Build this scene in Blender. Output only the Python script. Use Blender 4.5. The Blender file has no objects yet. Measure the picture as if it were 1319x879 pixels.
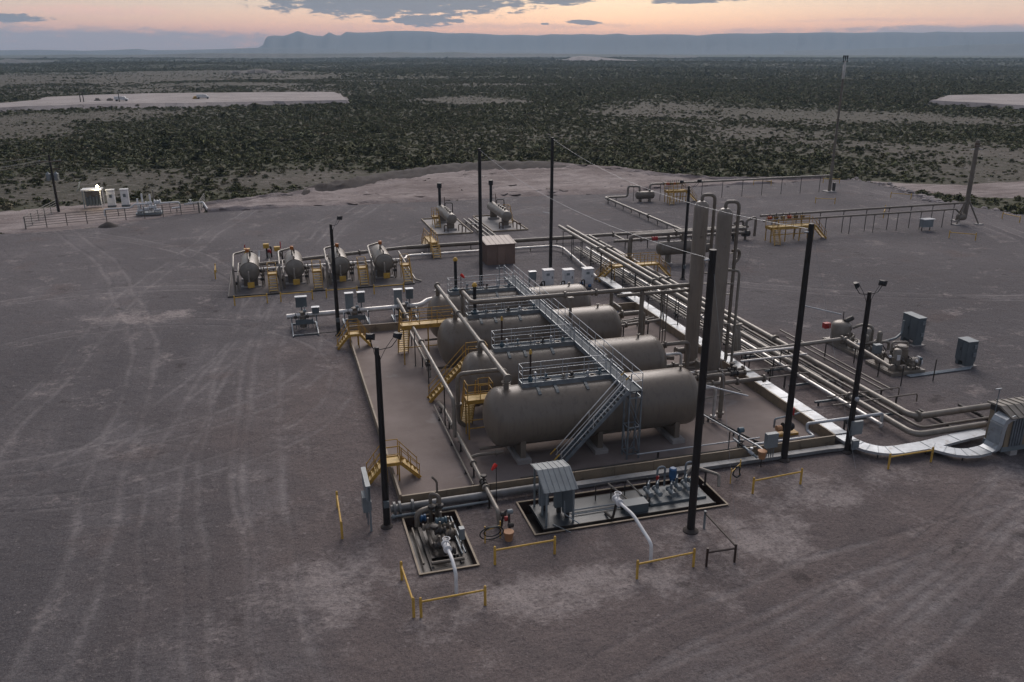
import bpy, bmesh, math, random
from mathutils import Vector, Matrix, noise
R = math.radians
random.seed(7)
SC = bpy.context.scene
COL = SC.collection

# ------------------------------------------------------------------ camera
# site axes: x runs along the front containment wall, y runs away from the viewer
cam_d = bpy.data.cameras.new('camera')
cam = bpy.data.objects.new('camera', cam_d); COL.objects.link(cam)
cam.location = (-5.04, -39.34, 23.0)
cam.rotation_euler = (R(90 - 19.13), 0, R(-16.0))
cam_d.sensor_width = 36.0; cam_d.lens = 29.4
cam_d.clip_start = 0.5; cam_d.clip_end = 120000
SC.camera = cam

# ------------------------------------------------------------------ sky
SUN_EL, SUN_AZ = 3.0, 22.0          # degrees; azimuth clockwise from +y
world = bpy.data.worlds.new('World'); SC.world = world; world.use_nodes = True
W = world.node_tree; W.nodes.clear()
def wn(t, **k):
    n = W.nodes.new(t)
    for a, b in k.items(): setattr(n, a, b)
    return n
def wm(op, a, b=None, c=None):
    n = wn('ShaderNodeMath', operation=op)
    for i, s in enumerate((a, b, c)):
        if s is None: continue
        if isinstance(s, (int, float)): n.inputs[i].default_value = s
        else: W.links.new(s, n.inputs[i])
    return n.outputs[0]
def wmix(fac, a, b, mode='MIX'):
    n = wn('ShaderNodeMix', data_type='RGBA', blend_type=mode)
    for s, v in ((0, fac), (6, a), (7, b)):
        if isinstance(v, (int, float)): n.inputs[s].default_value = v
        elif isinstance(v, tuple): n.inputs[s].default_value = (*v, 1)
        else: W.links.new(v, n.inputs[s])
    return n.outputs[2]
sky = wn('ShaderNodeTexSky', sky_type='NISHITA', sun_disc=False, sun_elevation=R(SUN_EL), sun_rotation=R(SUN_AZ),
         altitude=1200, air_density=1.0, dust_density=2.0, ozone_density=2.5)
tc = wn('ShaderNodeTexCoord'); sx = wn('ShaderNodeSeparateXYZ'); W.links.new(tc.outputs['Generated'], sx.inputs[0])
hx, hy = math.sin(R(16)), math.cos(R(16))
fw = wm('ADD', wm('MULTIPLY', sx.outputs[0], hx), wm('MULTIPLY', sx.outputs[1], hy))
rt = wm('SUBTRACT', wm('MULTIPLY', sx.outputs[0], hy), wm('MULTIPLY', sx.outputs[1], hx))
az = wm('MULTIPLY', wm('ARCTAN2', rt, fw), 180 / math.pi)
el = wm('MULTIPLY', wm('ARCSINE', sx.outputs[2]), 180 / math.pi)
# cloud noise in (azimuth, elevation) space, stretched along the horizon
cb = wn('ShaderNodeCombineXYZ'); W.links.new(wm('MULTIPLY', az, 0.8), cb.inputs[0]); W.links.new(wm('MULTIPLY', el, 3.4), cb.inputs[1])
nz = wn('ShaderNodeTexNoise'); nz.inputs['Scale'].default_value = 1.0; nz.inputs['Detail'].default_value = 9; nz.inputs['Roughness'].default_value = 0.66
W.links.new(cb.outputs[0], nz.inputs['Vector'])
nzv = wm('SUBTRACT', nz.outputs[0], 0.5)
def blob(a0, e0, wa, we):
    da = wm('DIVIDE', wm('SUBTRACT', az, a0), wa); de = wm('DIVIDE', wm('SUBTRACT', el, e0), we)
    return wm('SUBTRACT', 1.0, wm('ADD', wm('MULTIPLY', da, da), wm('MULTIPLY', de, de)))
def union(bs):
    r = bs[0]
    for b in bs[1:]: r = wm('MAXIMUM', r, b)
    return r
def ramp(v, lo, hi):
    n = wn('ShaderNodeMapRange', interpolation_type='SMOOTHSTEP')
    n.inputs[1].default_value = lo; n.inputs[2].default_value = hi; W.links.new(v, n.inputs[0]); return n.outputs[0]
dark_blobs = union([blob(-7.2, 2.95, 9.2, 1.0), blob(-5.6, 1.85, 2.2, .42), blob(-8.3, 1.78, .7, .12), blob(-3.6, 1.80, .6, .13), blob(3.0, 3.0, 2.2, .28),
                    blob(4.5, 1.72, 1.15, .17), blob(11.4, 3.05, 3.0, .30), blob(-29.5, 1.75, 2.2, .25), blob(2.1, 1.65, .3, .08)])
dark_mask = ramp(wm('ADD', wm('MAXIMUM', dark_blobs, -1.2), wm('MULTIPLY', nzv, 4.0)), .0, .40)
soft_blobs = union([blob(-25, .35, 12.5, .95), blob(27, 1.05, 8, .42), blob(-40, 1.2, 12, .8), blob(44, 1.4, 12, .8)])
soft_mask = wm('MULTIPLY', ramp(wm('ADD', wm('MAXIMUM', soft_blobs, -1.2), wm('MULTIPLY', nzv, 3.2)), -.2, .7), .75)
# broken cloud over the rest of the dome, as the part in view implies
dm = wn('ShaderNodeVectorMath', operation='MULTIPLY'); W.links.new(tc.outputs['Generated'], dm.inputs[0]); dm.inputs[1].default_value = (3, 3, 7)
n2 = wn('ShaderNodeTexNoise'); n2.inputs['Scale'].default_value = 1.0; n2.inputs['Detail'].default_value = 6; W.links.new(dm.outputs[0], n2.inputs['Vector'])
dome_mask = wm('MULTIPLY', ramp(n2.outputs[0], .5, .68), wm('MULTIPLY', ramp(el, 3.4, 9), .6))
lit_mask = wm('MULTIPLY', ramp(wm('ADD', union([blob(-25, 2.2, 6.5, .45), blob(-2, 1.5, 14, .25), blob(22, 1.75, 7, .14), blob(15.5, 1.2, 3.5, .22)]), wm('MULTIPLY', nzv, 3.0)), .1, 1.2), .55)
grad = wn('ShaderNodeValToRGB'); cr = grad.color_ramp
W.links.new(wm('DIVIDE', wm('MAXIMUM', el, 0.0), 90), grad.inputs[0])
stops = [(0, (1.65, .53, .23)), (.010, (1.5, .55, .265)), (.02, (1.06, .57, .33)), (.034, (.66, .52, .39)), (.09, (.28, .29, .31)), (.3, (.155, .185, .235)), (1, (.095, .12, .16))]
while len(cr.elements) < len(stops): cr.elements.new(.5)
for e, (p, c) in zip(cr.elements, stops): e.position = p; e.color = (*c, 1)
# glow falls off away from where the sun went down (a little right of the view's centre)
dz = wm('SUBTRACT', az, 6.0); glow = wm('POWER', wm('MULTIPLY', wm('ADD', wm('COSINE', wm('MULTIPLY', dz, math.pi / 180)), 1), .5), 3.0)
twi = wmix(wm('SUBTRACT', 1.0, glow), grad.outputs[0], (.165, .17, .205))
nish = wn('ShaderNodeVectorMath', operation='SCALE'); W.links.new(sky.outputs[0], nish.inputs[0]); nish.inputs['Scale'].default_value = 1.0
SKY_STRENGTH = 0.10
base = wmix(0.85, nish.outputs[0], twi)
twi10 = wn('ShaderNodeVectorMath', operation='SCALE'); W.links.new(twi, twi10.inputs[0]); twi10.inputs['Scale'].default_value = 1 / SKY_STRENGTH
base = wmix(0.85, nish.outputs[0], twi10.outputs[0])
k = 1 / SKY_STRENGTH
c = wmix(lit_mask, base, (.78 * k, .42 * k, .31 * k))
c = wmix(soft_mask, c, (.25 * k, .225 * k, .24 * k))
c = wmix(wm('MULTIPLY', dark_mask, .92), c, (.10 * k, .108 * k, .13 * k))
c = wmix(dome_mask, c, (.19 * k, .20 * k, .23 * k))
bgn = wn('ShaderNodeBackground'); W.links.new(c, bgn.inputs[0]); bgn.inputs[1].default_value = SKY_STRENGTH
wo = wn('ShaderNodeOutputWorld'); W.links.new(bgn.outputs[0], wo.inputs[0])

# ------------------------------------------------------------------ sun (already below the range: a broad weak afterglow)
sd = bpy.data.lights.new('sun', 'SUN'); sun = bpy.data.objects.new('sun', sd); COL.objects.link(sun)
sd.energy = 1.45; sd.angle = R(42); sd.color = (1.0, .90, .84)
def sun_dir(azd, eld):
    d = Vector((math.sin(R(azd)) * math.cos(R(eld)), math.cos(R(azd)) * math.cos(R(eld)), math.sin(R(eld))))
    return d.to_track_quat('Z', 'Y').to_euler()
sun.rotation_euler = sun_dir(SUN_AZ, 38)

vs = SC.view_settings
vs.view_transform = 'Standard'; vs.look = 'None'; vs.gamma = 1; vs.exposure = 1.0; vs.use_curve_mapping = False
SC.cycles.volume_bounces = 0; SC.cycles.max_bounces = 5; SC.cycles.diffuse_bounces = 2; SC.cycles.glossy_bounces = 3
SC.cycles.use_denoising = True

# ------------------------------------------------------------------ materials
MATS = {}
def mat(name, col, rough=.6, metal=0., col2=None, scale=1., det=4, bump=0., bscale=20., spec=.4, dirt=None, streak=False):
    """plain procedural paint/steel/earth: two-tone noise, optional dirt blotches and bump"""
    if name in MATS: return MATS[name]
    m = bpy.data.materials.new(name); m.use_nodes = True; t = m.node_tree; b = t.nodes['Principled BSDF']
    b.inputs['Roughness'].default_value = rough; b.inputs['Metallic'].default_value = metal
    b.inputs['Specular IOR Level'].default_value = spec
    g = t.nodes.new('ShaderNodeNewGeometry')
    def tex(sc, d=4, vec=None, ro=.6):
        n = t.nodes.new('ShaderNodeTexNoise'); n.inputs['Scale'].default_value = sc; n.inputs['Detail'].default_value = d; n.inputs['Roughness'].default_value = ro
        t.links.new(vec or g.outputs['Position'], n.inputs['Vector']); return n.outputs[0]
    def rmp(v, lo, hi):
        n = t.nodes.new('ShaderNodeMapRange'); n.inputs[1].default_value = lo; n.inputs[2].default_value = hi
        t.links.new(v, n.inputs[0]); return n.outputs[0]
    def mix(f, a, c2):
        n = t.nodes.new('ShaderNodeMix'); n.data_type = 'RGBA'
        if isinstance(f, float): n.inputs[0].default_value = f
        else: t.links.new(f, n.inputs[0])
        for i, v in ((6, a), (7, c2)):
            if isinstance(v, tuple): n.inputs[i].default_value = (*v, 1)
            else: t.links.new(v, n.inputs[i])
        return n.outputs[2]
    col2 = col2 or tuple(c * .78 for c in col)
    cc = mix(rmp(tex(scale, det), .35, .65), col, col2)
    if streak:
        vm = t.nodes.new('ShaderNodeVectorMath'); vm.operation = 'MULTIPLY'; vm.inputs[1].default_value = (2.2, 2.2, .25)
        t.links.new(g.outputs['Position'], vm.inputs[0])
        cc = mix(rmp(tex(1.6, 6, vm.outputs[0], .7), .50, .72), cc, tuple(c * .62 for c in col)); cc = mix(rmp(tex(.9, 6, None, .7), .60, .74), cc, tuple(c * 1.12 for c in col))
    if dirt: cc = mix(rmp(tex(scale * 2.7 + .3, 6), .55, .72), cc, dirt)
    t.links.new(cc, b.inputs['Base Color'])
    if bump:
        bp = t.nodes.new('ShaderNodeBump'); bp.inputs['Strength'].default_value = bump; bp.inputs['Distance'].default_value = .02
        t.links.new(tex(bscale, 6), bp.inputs['Height']); t.links.new(bp.outputs[0], b.inputs['Normal'])
    MATS[name] = m; return m
TAN = mat('tan_paint', (.162, .134, .106), .36, 0, (.146, .12, .095), .5, streak=True)
TANC = mat('column_paint', (.225, .19, .158), .28, 0, (.19, .16, .132), .5, streak=True)
TANP = mat('tan_pipe_paint', (.175, .148, .118), .40, 0, (.125, .103, .083), 1.3)
TANL = mat('weathered_tan_pipe', (.23, .205, .175), .38, .15, (.165, .145, .12), 1.7)
GALV = mat('galvanized_steel', (.235, .265, .285), .42, .5, (.16, .18, .20), 2.5)
GALVB = mat('bright_galvanized', (.44, .455, .47), .42, .4, (.33, .345, .36), 1.6, streak=False)
DUCT = mat('galvanized_sheet', (.37, .395, .42), .42, .5, (.26, .28, .30), .9, dirt=(.21, .20, .19))
WRAP = mat('aluminium_jacket', (.66, .64, .61), .40, .45, (.45, .43, .41), 1.5)
YEL = mat('safety_yellow', (.47, .27, .045), .55, 0, (.33, .185, .035), 2.5, dirt=(.20, .115, .04))
YEL2 = mat('rail_yellow', (.54, .33, .055), .55, 0, (.42, .25, .045), 2.5, dirt=(.28, .16, .05))
BLACK = mat('black_pole_coating', (.010, .0085, .0085), .55, 0, (.018, .013, .012), .8)
BLACKM = mat('black_metal', (.012, .012, .014), .5)
DARK = mat('dark_steel', (.055, .048, .043), .55, .2, (.035, .03, .027), 2.)
RUST = mat('rusty_pipe', (.10, .055, .035), .7, 0, (.05, .03, .022), 3.)
BROWNR = mat('brown_rail_paint', (.045, .028, .022), .5)
DIKE = mat('tan_wall_panel', (.26, .20, .135), .6, 0, (.19, .15, .105), .7, dirt=(.12, .095, .07))
CONC = mat('concrete', (.34, .32, .305), .85, 0, (.25, .235, .225), 1.1, bump=.3)
WHITE = mat('white_paint', (.66, .66, .66), .45, 0, (.52, .52, .52), 1.5)
GREYBOX = mat('grey_enclosure', (.20, .225, .235), .45, .1, (.16, .18, .19), 1.)
GREYDK = mat('slate_enclosure', (.105, .125, .135), .45, .1, (.085, .10, .11), 1.)
BLUE = mat('blue_valve', (.03, .10, .22), .45, 0, (.02, .06, .13), 3.)
TEAL = mat('blue_grey_valve', (.08, .125, .15), .45, 0, (.05, .08, .10), 3.)
RED = mat('red_paint', (.38, .03, .028), .5)
WSOCK = mat('windsock_fabric', (.62, .035, .025), .8)
ORANGE = mat('orange_bucket', (.44, .23, .115), .6)
BROWN = mat('brown_siding', (.215, .145, .115), .6, 0, (.18, .12, .095), 1.)
BROWNT = mat('brown_roof_sheet', (.20, .145, .12), .5, 0, (.16, .115, .095), 1.)
WOOD = mat('pole_wood', (.020, .014, .012), .8)
SHROOF = mat('shelter_roof', (.17, .19, .20), .45, .35, (.13, .145, .155), 1.2)
DECKG = mat('steel_grating', (.10, .115, .125), .75, 0, (.07, .082, .09), 3., spec=.2)
RUBBER = mat('hose_rubber', (.012, .02, .022), .5)
GRATE = mat('yellow_grating', (.58, .40, .13), .55, 0, (.42, .27, .07), 3.)
SKID = mat('skid_deck', (.060, .068, .072), .38, .2, (.05, .055, .06), .9)
PITDK = mat('oily_pit', (.022, .016, .013), .4, 0, (.06, .046, .037), .8)
PITW = mat('pit_liner', (.05, .028, .022), .6)
EARTH = mat('dark_soil', (.055, .045, .04), .95, bump=.6, bscale=6)
ROCKM = mat('pale_rock', (.34, .30, .29), .9, 0, (.22, .19, .18), 2., bump=.5)

# ------------------------------------------------------------------ mesh helpers
class MB:
    def __init__(s): s.v = []; s.f = []
    def add(s, vs_, fs):
        o = len(s.v); s.v += [tuple(x) for x in vs_]; s.f += [tuple(i + o for i in f) for f in fs]; return s
    def box(s, x0, x1, y0, y1, z0, z1):
        return s.add([(x0, y0, z0), (x1, y0, z0), (x1, y1, z0), (x0, y1, z0), (x0, y0, z1), (x1, y0, z1), (x1, y1, z1), (x0, y1, z1)],
                     [(0, 3, 2, 1), (4, 5, 6, 7), (0, 1, 5, 4), (1, 2, 6, 5), (2, 3, 7, 6), (3, 0, 4, 7)])
    def ring(s, c, ax, r, n):
        ax = Vector(ax).normalized(); a = ax.orthogonal().normalized()
        if abs(ax.z) < .95: a = Vector((0, 0, 1)).cross(ax).normalized()
        b = ax.cross(a)
        return [Vector(c) + (a * math.cos(2 * math.pi * i / n) + b * math.sin(2 * math.pi * i / n)) * r for i in range(n)]
    def loft(s, rings, cap=True):
        n = len(rings[0]); vs_ = [p for r in rings for p in r]; fs = []
        for k_ in range(len(rings) - 1):
            for i in range(n):
                j = (i + 1) % n; fs.append((k_ * n + i, k_ * n + j, (k_ + 1) * n + j, (k_ + 1) * n + i))
        if cap: fs.append(tuple(reversed(range(n)))); fs.append(tuple(range((len(rings) - 1) * n, len(rings) * n)))
        return s.add(vs_, fs)
    def cyl(s, p0, p1, r, r2=None, n=12):
        d = Vector(p1) - Vector(p0); r2 = r if r2 is None else r2
        return s.loft([s.ring(p0, d, r, n), s.ring(p1, d, r2, n)])
    def lathe(s, base, axis, prof, n=24):
        ax = Vector(axis).normalized(); base = Vector(base)
        return s.loft([s.ring(base + ax * t, ax, max(r, .002), n) for t, r in prof])
    def tube(s, pts, r, n=10, bend=None):
        """pipe through pts with rounded elbows"""
        P = [Vector(p) for p in pts]; bend = r * 2.6 if bend is None else bend; out = [P[0]]
        for i in range(1, len(P) - 1):
            a = (P[i - 1] - P[i]); b = (P[i + 1] - P[i]); d = min(bend, a.length * .48, b.length * .48)
            a.normalize(); b.normalize()
            if (a + b).length < 1e-3: continue
            q0 = P[i] + a * d; q1 = P[i] + b * d
            for k_ in range(6):
                t = k_ / 5; out.append(q0 * (1 - t) ** 2 + P[i] * 2 * t * (1 - t) + q1 * t * t)
        out.append(P[-1])
        rings = []; up = None
        for i, p in enumerate(out):
            d = (out[min(i + 1, len(out) - 1)] - out[max(i - 1, 0)]).normalized()
            if up is None: up = d.orthogonal().normalized()
            up = (up - d * up.dot(d))
            if up.length < 1e-5: up = d.orthogonal()
            up.normalize(); b = d.cross(up)
            rings.append([p + (up * math.cos(2 * math.pi * j / n) + b * math.sin(2 * math.pi * j / n)) * r for j in range(n)])
        return s.loft(rings)
    def bar(s, p0, p1, w, h):
        """rectangular bar between two points, h measured upwards"""
        p0 = Vector(p0); p1 = Vector(p1); d = (p1 - p0).normalized()
        a = d.cross(Vector((0, 0, 1)))
        if a.length < 1e-4: a = Vector((1, 0, 0))
        a.normalize(); b = a.cross(d)
        q = [(-w / 2, -h / 2), (w / 2, -h / 2), (w / 2, h / 2), (-w / 2, h / 2)]
        return s.loft([[p + a * x + b * y for x, y in q] for p in (p0, p1)])
    def mesh(s, name, m, smooth=True, origin=(0, 0, 0)):
        o = Vector(origin); me = bpy.data.meshes.new(name)
        me.from_pydata([(x - o.x, y - o.y, z - o.z) for x, y, z in s.v], [], s.f)
        me.materials.append(m)
        if smooth:
            me.shade_smooth(); me.set_sharp_from_angle(angle=R(38))
        me.update(); return me
    def build(s, name, m, parent=None, smooth=True, label=None):
        org = ORG.get(parent.name, (0, 0, 0)) if parent else (0, 0, 0)
        o = bpy.data.objects.new(name, s.mesh(name, m, smooth, org)); COL.objects.link(o)
        if parent: o.parent = parent; ORG[o.name] = org
        if label: o['label'] = label
        return o
ORG = {}
CACHE = {}
def thing(name, label, cat, loc, group=None):
    o = bpy.data.objects.new(name, None); o.empty_display_size = .3; COL.objects.link(o); o.location = loc; ORG[o.name] = tuple(loc)
    o['label'] = label; o['category'] = cat
    if group: o['group'] = group
    return o
def tag(o, label, cat, group=None):
    o['label'] = label; o['category'] = cat
    if group: o['group'] = group
    return o
def struct(o): o['kind'] = 'structure'; return o
def inst(name, key, fn, m, parent, loc, rotz=0, scale=None, smooth=True):
    """copy of a shared mesh placed at loc (site coordinates)"""
    ck = (name, key, m.name)
    if ck not in CACHE:
        b = MB(); fn(b); CACHE[ck] = b.mesh(name, m, smooth)
    o = bpy.data.objects.new(name, CACHE[ck]); COL.objects.link(o)
    if parent:
        o.parent = parent; org = Vector(ORG[parent.name]); o.location = Vector(loc) - org; ORG[o.name] = ORG[parent.name]
    else: o.location = loc
    o.rotation_euler = (0, 0, rotz)
    if scale: o.scale = scale
    return o
def copy_tree(o, delta, label=None, parent=None):
    c_ = o.copy(); COL.objects.link(c_)
    if parent is None:
        c_.location = o.location + Vector(delta); ORG[c_.name] = tuple(c_.location)
        if label: c_['label'] = label
    else: c_.parent = parent
    for ch in list(o.children): copy_tree(ch, delta, None, c_)
    return c_

# ------------------------------------------------------------------ reusable builders
def railing(par, pts, m, h=1.07, step=1.4, r=.026, name='post'):
    """top rail, mid rail and single posts along deck-level points"""
    P = [Vector(p) for p in pts]; up = Vector((0, 0, h))
    MB().tube([p + up for p in P], r, 6, .08).build('top_rail', m, par)
    MB().tube([p + up * .55 for p in P], r * .85, 6, .08).build('mid_rail', m, par)
    done = set()
    for a, b in zip(P, P[1:]):
        n = max(1, round((b - a).length / step))
        for i in range(n + 1):
            q = a.lerp(b, i / n); kq = (round(q.x, 1), round(q.y, 1), round(q.z, 1))
            if kq in done: continue
            done.add(kq)
            inst('rail_post', (h, r), lambda s: s.cyl((0, 0, 0), (0, 0, h), r, n=6), m, par, q)
def stair(par, bot, topp, width, side, m, treadm, n=None, rails=True, rm=None, rr=.026):
    """straight flight; side = unit vector across the flight (bot/topp are on one edge)"""
    bot = Vector(bot); topp = Vector(topp); S = Vector(side) * width; run = topp - bot
    n = n or max(2, round(run.z / .21))
    for k_ in (0, 1):
        MB().bar(bot + S * k_ + Vector((0, 0, .05)), topp + S * k_ - Vector((0, 0, .05)), .05, .2).build('stringer', m, par)
    d = Vector((run.x, run.y, 0)).normalized(); rz = math.atan2(d.y, d.x)
    for i in range(1, n):
        p = bot + run * (i / n) + S * .5
        inst('tread', (round(width, 2),), lambda s: s.box(-.13, .13, -width / 2 + .03, width / 2 - .03, -.035, 0), treadm, par, p, rz)
    if rails:
        for k_ in (0, 1):
            up = Vector((0, 0, .95)); a = bot + S * k_; b = topp + S * k_
            MB().tube([a + up * .9 + run * .02, b + up], rr, 6).build('hand_rail', rm or m, par)
            MB().tube([a + up * .5 + run * .02, b + up * .5], rr * .8, 6).build('mid_rail', rm or m, par)
            for t in (.04, .5, .96):
                q = a + run * t
                inst('rail_post', (.95, .024), lambda s: s.cyl((0, 0, 0), (0, 0, .95), .024, n=6), rm or m, par, q)
def deck(par, x0, x1, y0, y1, z, m, gm, lip=.16):
    MB().box(x0, x1, y0, y1, z - .04, z).build('deck', gm, par)
    b = MB()
    for q in ((x0 - .03, x1 + .03, y0 - .05, y0 - .003), (x0 - .03, x1 + .03, y1 + .003, y1 + .05)): b.box(*q, z - lip, z + .06)
    for q in ((x0 - .05, x0 - .003, y0 - .002, y1 + .002), (x1 + .003, x1 + .05, y0 - .002, y1 + .002)): b.box(*q, z - lip, z + .06)
    b.build('toe_board', m, par)
def leg(par, x, y, z1, m, w=.09, z0=0):
    return inst('leg', (round(z1 - z0, 2), w), lambda s: s.box(-w / 2, w / 2, -w / 2, w / 2, 0, z1 - z0), m, par, (x, y, z0))
def pipe(label, pts, r, m, group=None, supports=None, flanges=(), name='pipe', n=10, sup_m=None, bend=None, valves=(), cat='pipe'):
    """a pipe run with its flanges and the stands that carry it (supports = spacing)"""
    P = [Vector(p) for p in pts]
    t = thing(name, label, cat, (P[0].x, P[0].y, 0), group)
    MB().tube(P, r, n, bend).build('pipe_run', m, t)
    segs = list(zip(P, P[1:])); tot = sum((b - a).length for a, b in segs)
    def at(s_):
        for a, b in segs:
            L = (b - a).length
            if s_ <= L: return a.lerp(b, s_ / L), (b - a).normalized()
            s_ -= L
        return P[-1], (P[-1] - P[-2]).normalized()
    for f in flanges:
        p, d = at(f * tot); MB().cyl(p - d * .06, p + d * .06, r * 1.75, n=12).build('flange', m, t)
    for f, vm in valves:
        p, d = at(f * tot); b = MB(); b.lathe(p - d * r * 2.2, d, [(0, r * 1.7), (r * .6, r * 1.7), (r * .8, r * 1.25), (r * 2.2, r * 1.6), (r * 3.6, r * 1.25), (r * 3.8, r * 1.7), (r * 4.4, r * 1.7)], 12)
        b.cyl(p, p + Vector((0, 0, r * 3.4)), r * .5, n=8); b.build('valve_body', vm, t)
        MB().lathe(p + Vector((0, 0, r * 3.4)), (0, 0, 1), [(0, r * 1.3), (.03, r * 1.5), (.07, r * 1.5), (.1, r * 1.2)], 12).build('handwheel', vm, t)
    if supports:
        sm = sup_m or DARK
        for a, b in segs:
            d = b - a
            if abs(d.z) > .3 * d.length or d.length < supports * .5: continue
            k_ = max(1, int(d.length / supports))
            for i in range(k_):
                q = a.lerp(b, (i + .5) / k_); hh = q.z - r
                if hh < .05: continue
                rz = math.atan2(d.y, d.x)
                def mk(s, hh=hh):
                    w = .035 if hh > 1 else .045
                    s.box(-w, w, -w, w, 0, hh - .03); s.box(-.05, .05, -r * 1.3, r * 1.3, hh - .03, hh); s.box(-.12, .12, -.12, .12, 0, .02)
                inst('support', (round(hh, 2), r), mk, sm, t, (q.x, q.y, 0), rz)
    return t
# ================================================================== THE SETTING
CU, CV = -5.04, -39.34
TP = math.tan(R(19.13)); FPX = 1077.0
def ray(x, y):
    """bearing (unit, site axes) and slope of a sight line; used only to survey far terrain"""
    u = (x - 659.5) / FPX; v = (y - 439.5) / FPX; cp, sp = math.cos(R(19.13)), math.sin(R(19.13))
    f = cp - v * sp; z = -sp - v * cp; L = math.hypot(u, f); a = math.atan2(u, f) + R(16)
    return math.sin(a), math.cos(a), z / L
def gnd(x, y, z=0.0):
    bx, by, s = ray(x, y); d = (z - 23.0) / s
    return CU + bx * d, CV + by * d

def gmat(name):
    m = bpy.data.materials.new(name); m.use_nodes = True; t = m.node_tree; b = t.nodes['Principled BSDF']
    b.inputs['Roughness'].default_value = .95; b.inputs['Specular IOR Level'].default_value = .15
    g = t.nodes.new('ShaderNodeNewGeometry').outputs['Position']
    def vmul(s3):
        n = t.nodes.new('ShaderNodeVectorMath'); n.operation = 'MULTIPLY'; n.inputs[1].default_value = s3; t.links.new(g, n.inputs[0]); return n.outputs[0]
    def tex(sc, d=5, vec=None, ro=.6, dist=0.):
        n = t.nodes.new('ShaderNodeTexNoise'); n.inputs['Scale'].default_value = sc; n.inputs['Detail'].default_value = d
        n.inputs['Roughness'].default_value = ro; n.inputs['Distortion'].default_value = dist
        t.links.new(vec or g, n.inputs['Vector']); return n.outputs[0]
    def rmp(v, lo, hi, a=0., c_=1.):
        n = t.nodes.new('ShaderNodeMapRange'); n.inputs[1].default_value = lo; n.inputs[2].default_value = hi; n.inputs[3].default_value = a; n.inputs[4].default_value = c_
        t.links.new(v, n.inputs[0]); return n.outputs[0]
    def mth(op, a, c_):
        n = t.nodes.new('ShaderNodeMath'); n.operation = op
        for i, v in enumerate((a, c_)):
            if isinstance(v, (int, float)): n.inputs[i].default_value = v
            else: t.links.new(v, n.inputs[i])
        return n.outputs[0]
    def mix(f, a, c_):
        n = t.nodes.new('ShaderNodeMix'); n.data_type = 'RGBA'
        if isinstance(f, (int, float)): n.inputs[0].default_value = f
        else: t.links.new(f, n.inputs[0])
        for i, v in ((6, a), (7, c_)):
            if isinstance(v, tuple): n.inputs[i].default_value = (*v, 1)
            else: t.links.new(v, n.inputs[i])
        return n.outputs[2]
    def bump(h, st, dist):
        bp = t.nodes.new('ShaderNodeBump'); bp.inputs['Strength'].default_value = st; bp.inputs['Distance'].default_value = dist
        t.links.new(h, bp.inputs['Height']); t.links.new(bp.outputs[0], b.inputs['Normal'])
    def dist2(cx_, cy_, rx, ry):
        sp = t.nodes.new('ShaderNodeSeparateXYZ'); t.links.new(g, sp.inputs[0])
        dx = mth('DIVIDE', mth('SUBTRACT', sp.outputs[0], cx_), rx); dy = mth('DIVIDE', mth('SUBTRACT', sp.outputs[1], cy_), ry)
        return mth('ADD', mth('MULTIPLY', dx, dx), mth('MULTIPLY', dy, dy))
    return m, t, b, g, vmul, tex, rmp, mth, mix, bump, dist2

# --- gravel of the working pad
PADM, t, b, g, vmul, tex, rmp, mth, mix, bump, dist2 = gmat('pad_gravel')
def mx(*v):
    r = v[0]
    for x in v[1:]: r = mth('MAXIMUM', r, x)
    return r
wob = t.nodes.new('ShaderNodeTexNoise'); wob.inputs['Scale'].default_value = .05; wob.inputs['Detail'].default_value = 2; t.links.new(g, wob.inputs['Vector'])
wsc = t.nodes.new('ShaderNodeVectorMath'); wsc.operation = 'MULTIPLY_ADD'; wsc.inputs[1].default_value = (3.5, 3.5, 0); t.links.new(wob.outputs['Color'], wsc.inputs[0]); t.links.new(g, wsc.inputs[2])
flat = t.nodes.new('ShaderNodeVectorMath'); flat.operation = 'MULTIPLY'; flat.inputs[1].default_value = (1, 1, 0); t.links.new(wsc.outputs[0], flat.inputs[0])
def arc(cx_, cy_, rad, w, gauge=0.):
    """soft band along a big circle: a vehicle's lane, or its two wheel ruts"""
    n = t.nodes.new('ShaderNodeVectorMath'); n.operation = 'DISTANCE'; n.inputs[1].default_value = (cx_ + 1.75, cy_ + 1.75, 0); t.links.new(flat.outputs[0], n.inputs[0])
    d = mth('ABSOLUTE', mth('SUBTRACT', n.outputs['Value'], rad), 0)
    if gauge: d = mth('ABSOLUTE', mth('SUBTRACT', d, gauge), 0)
    return rmp(d, w, w * .15)
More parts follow.
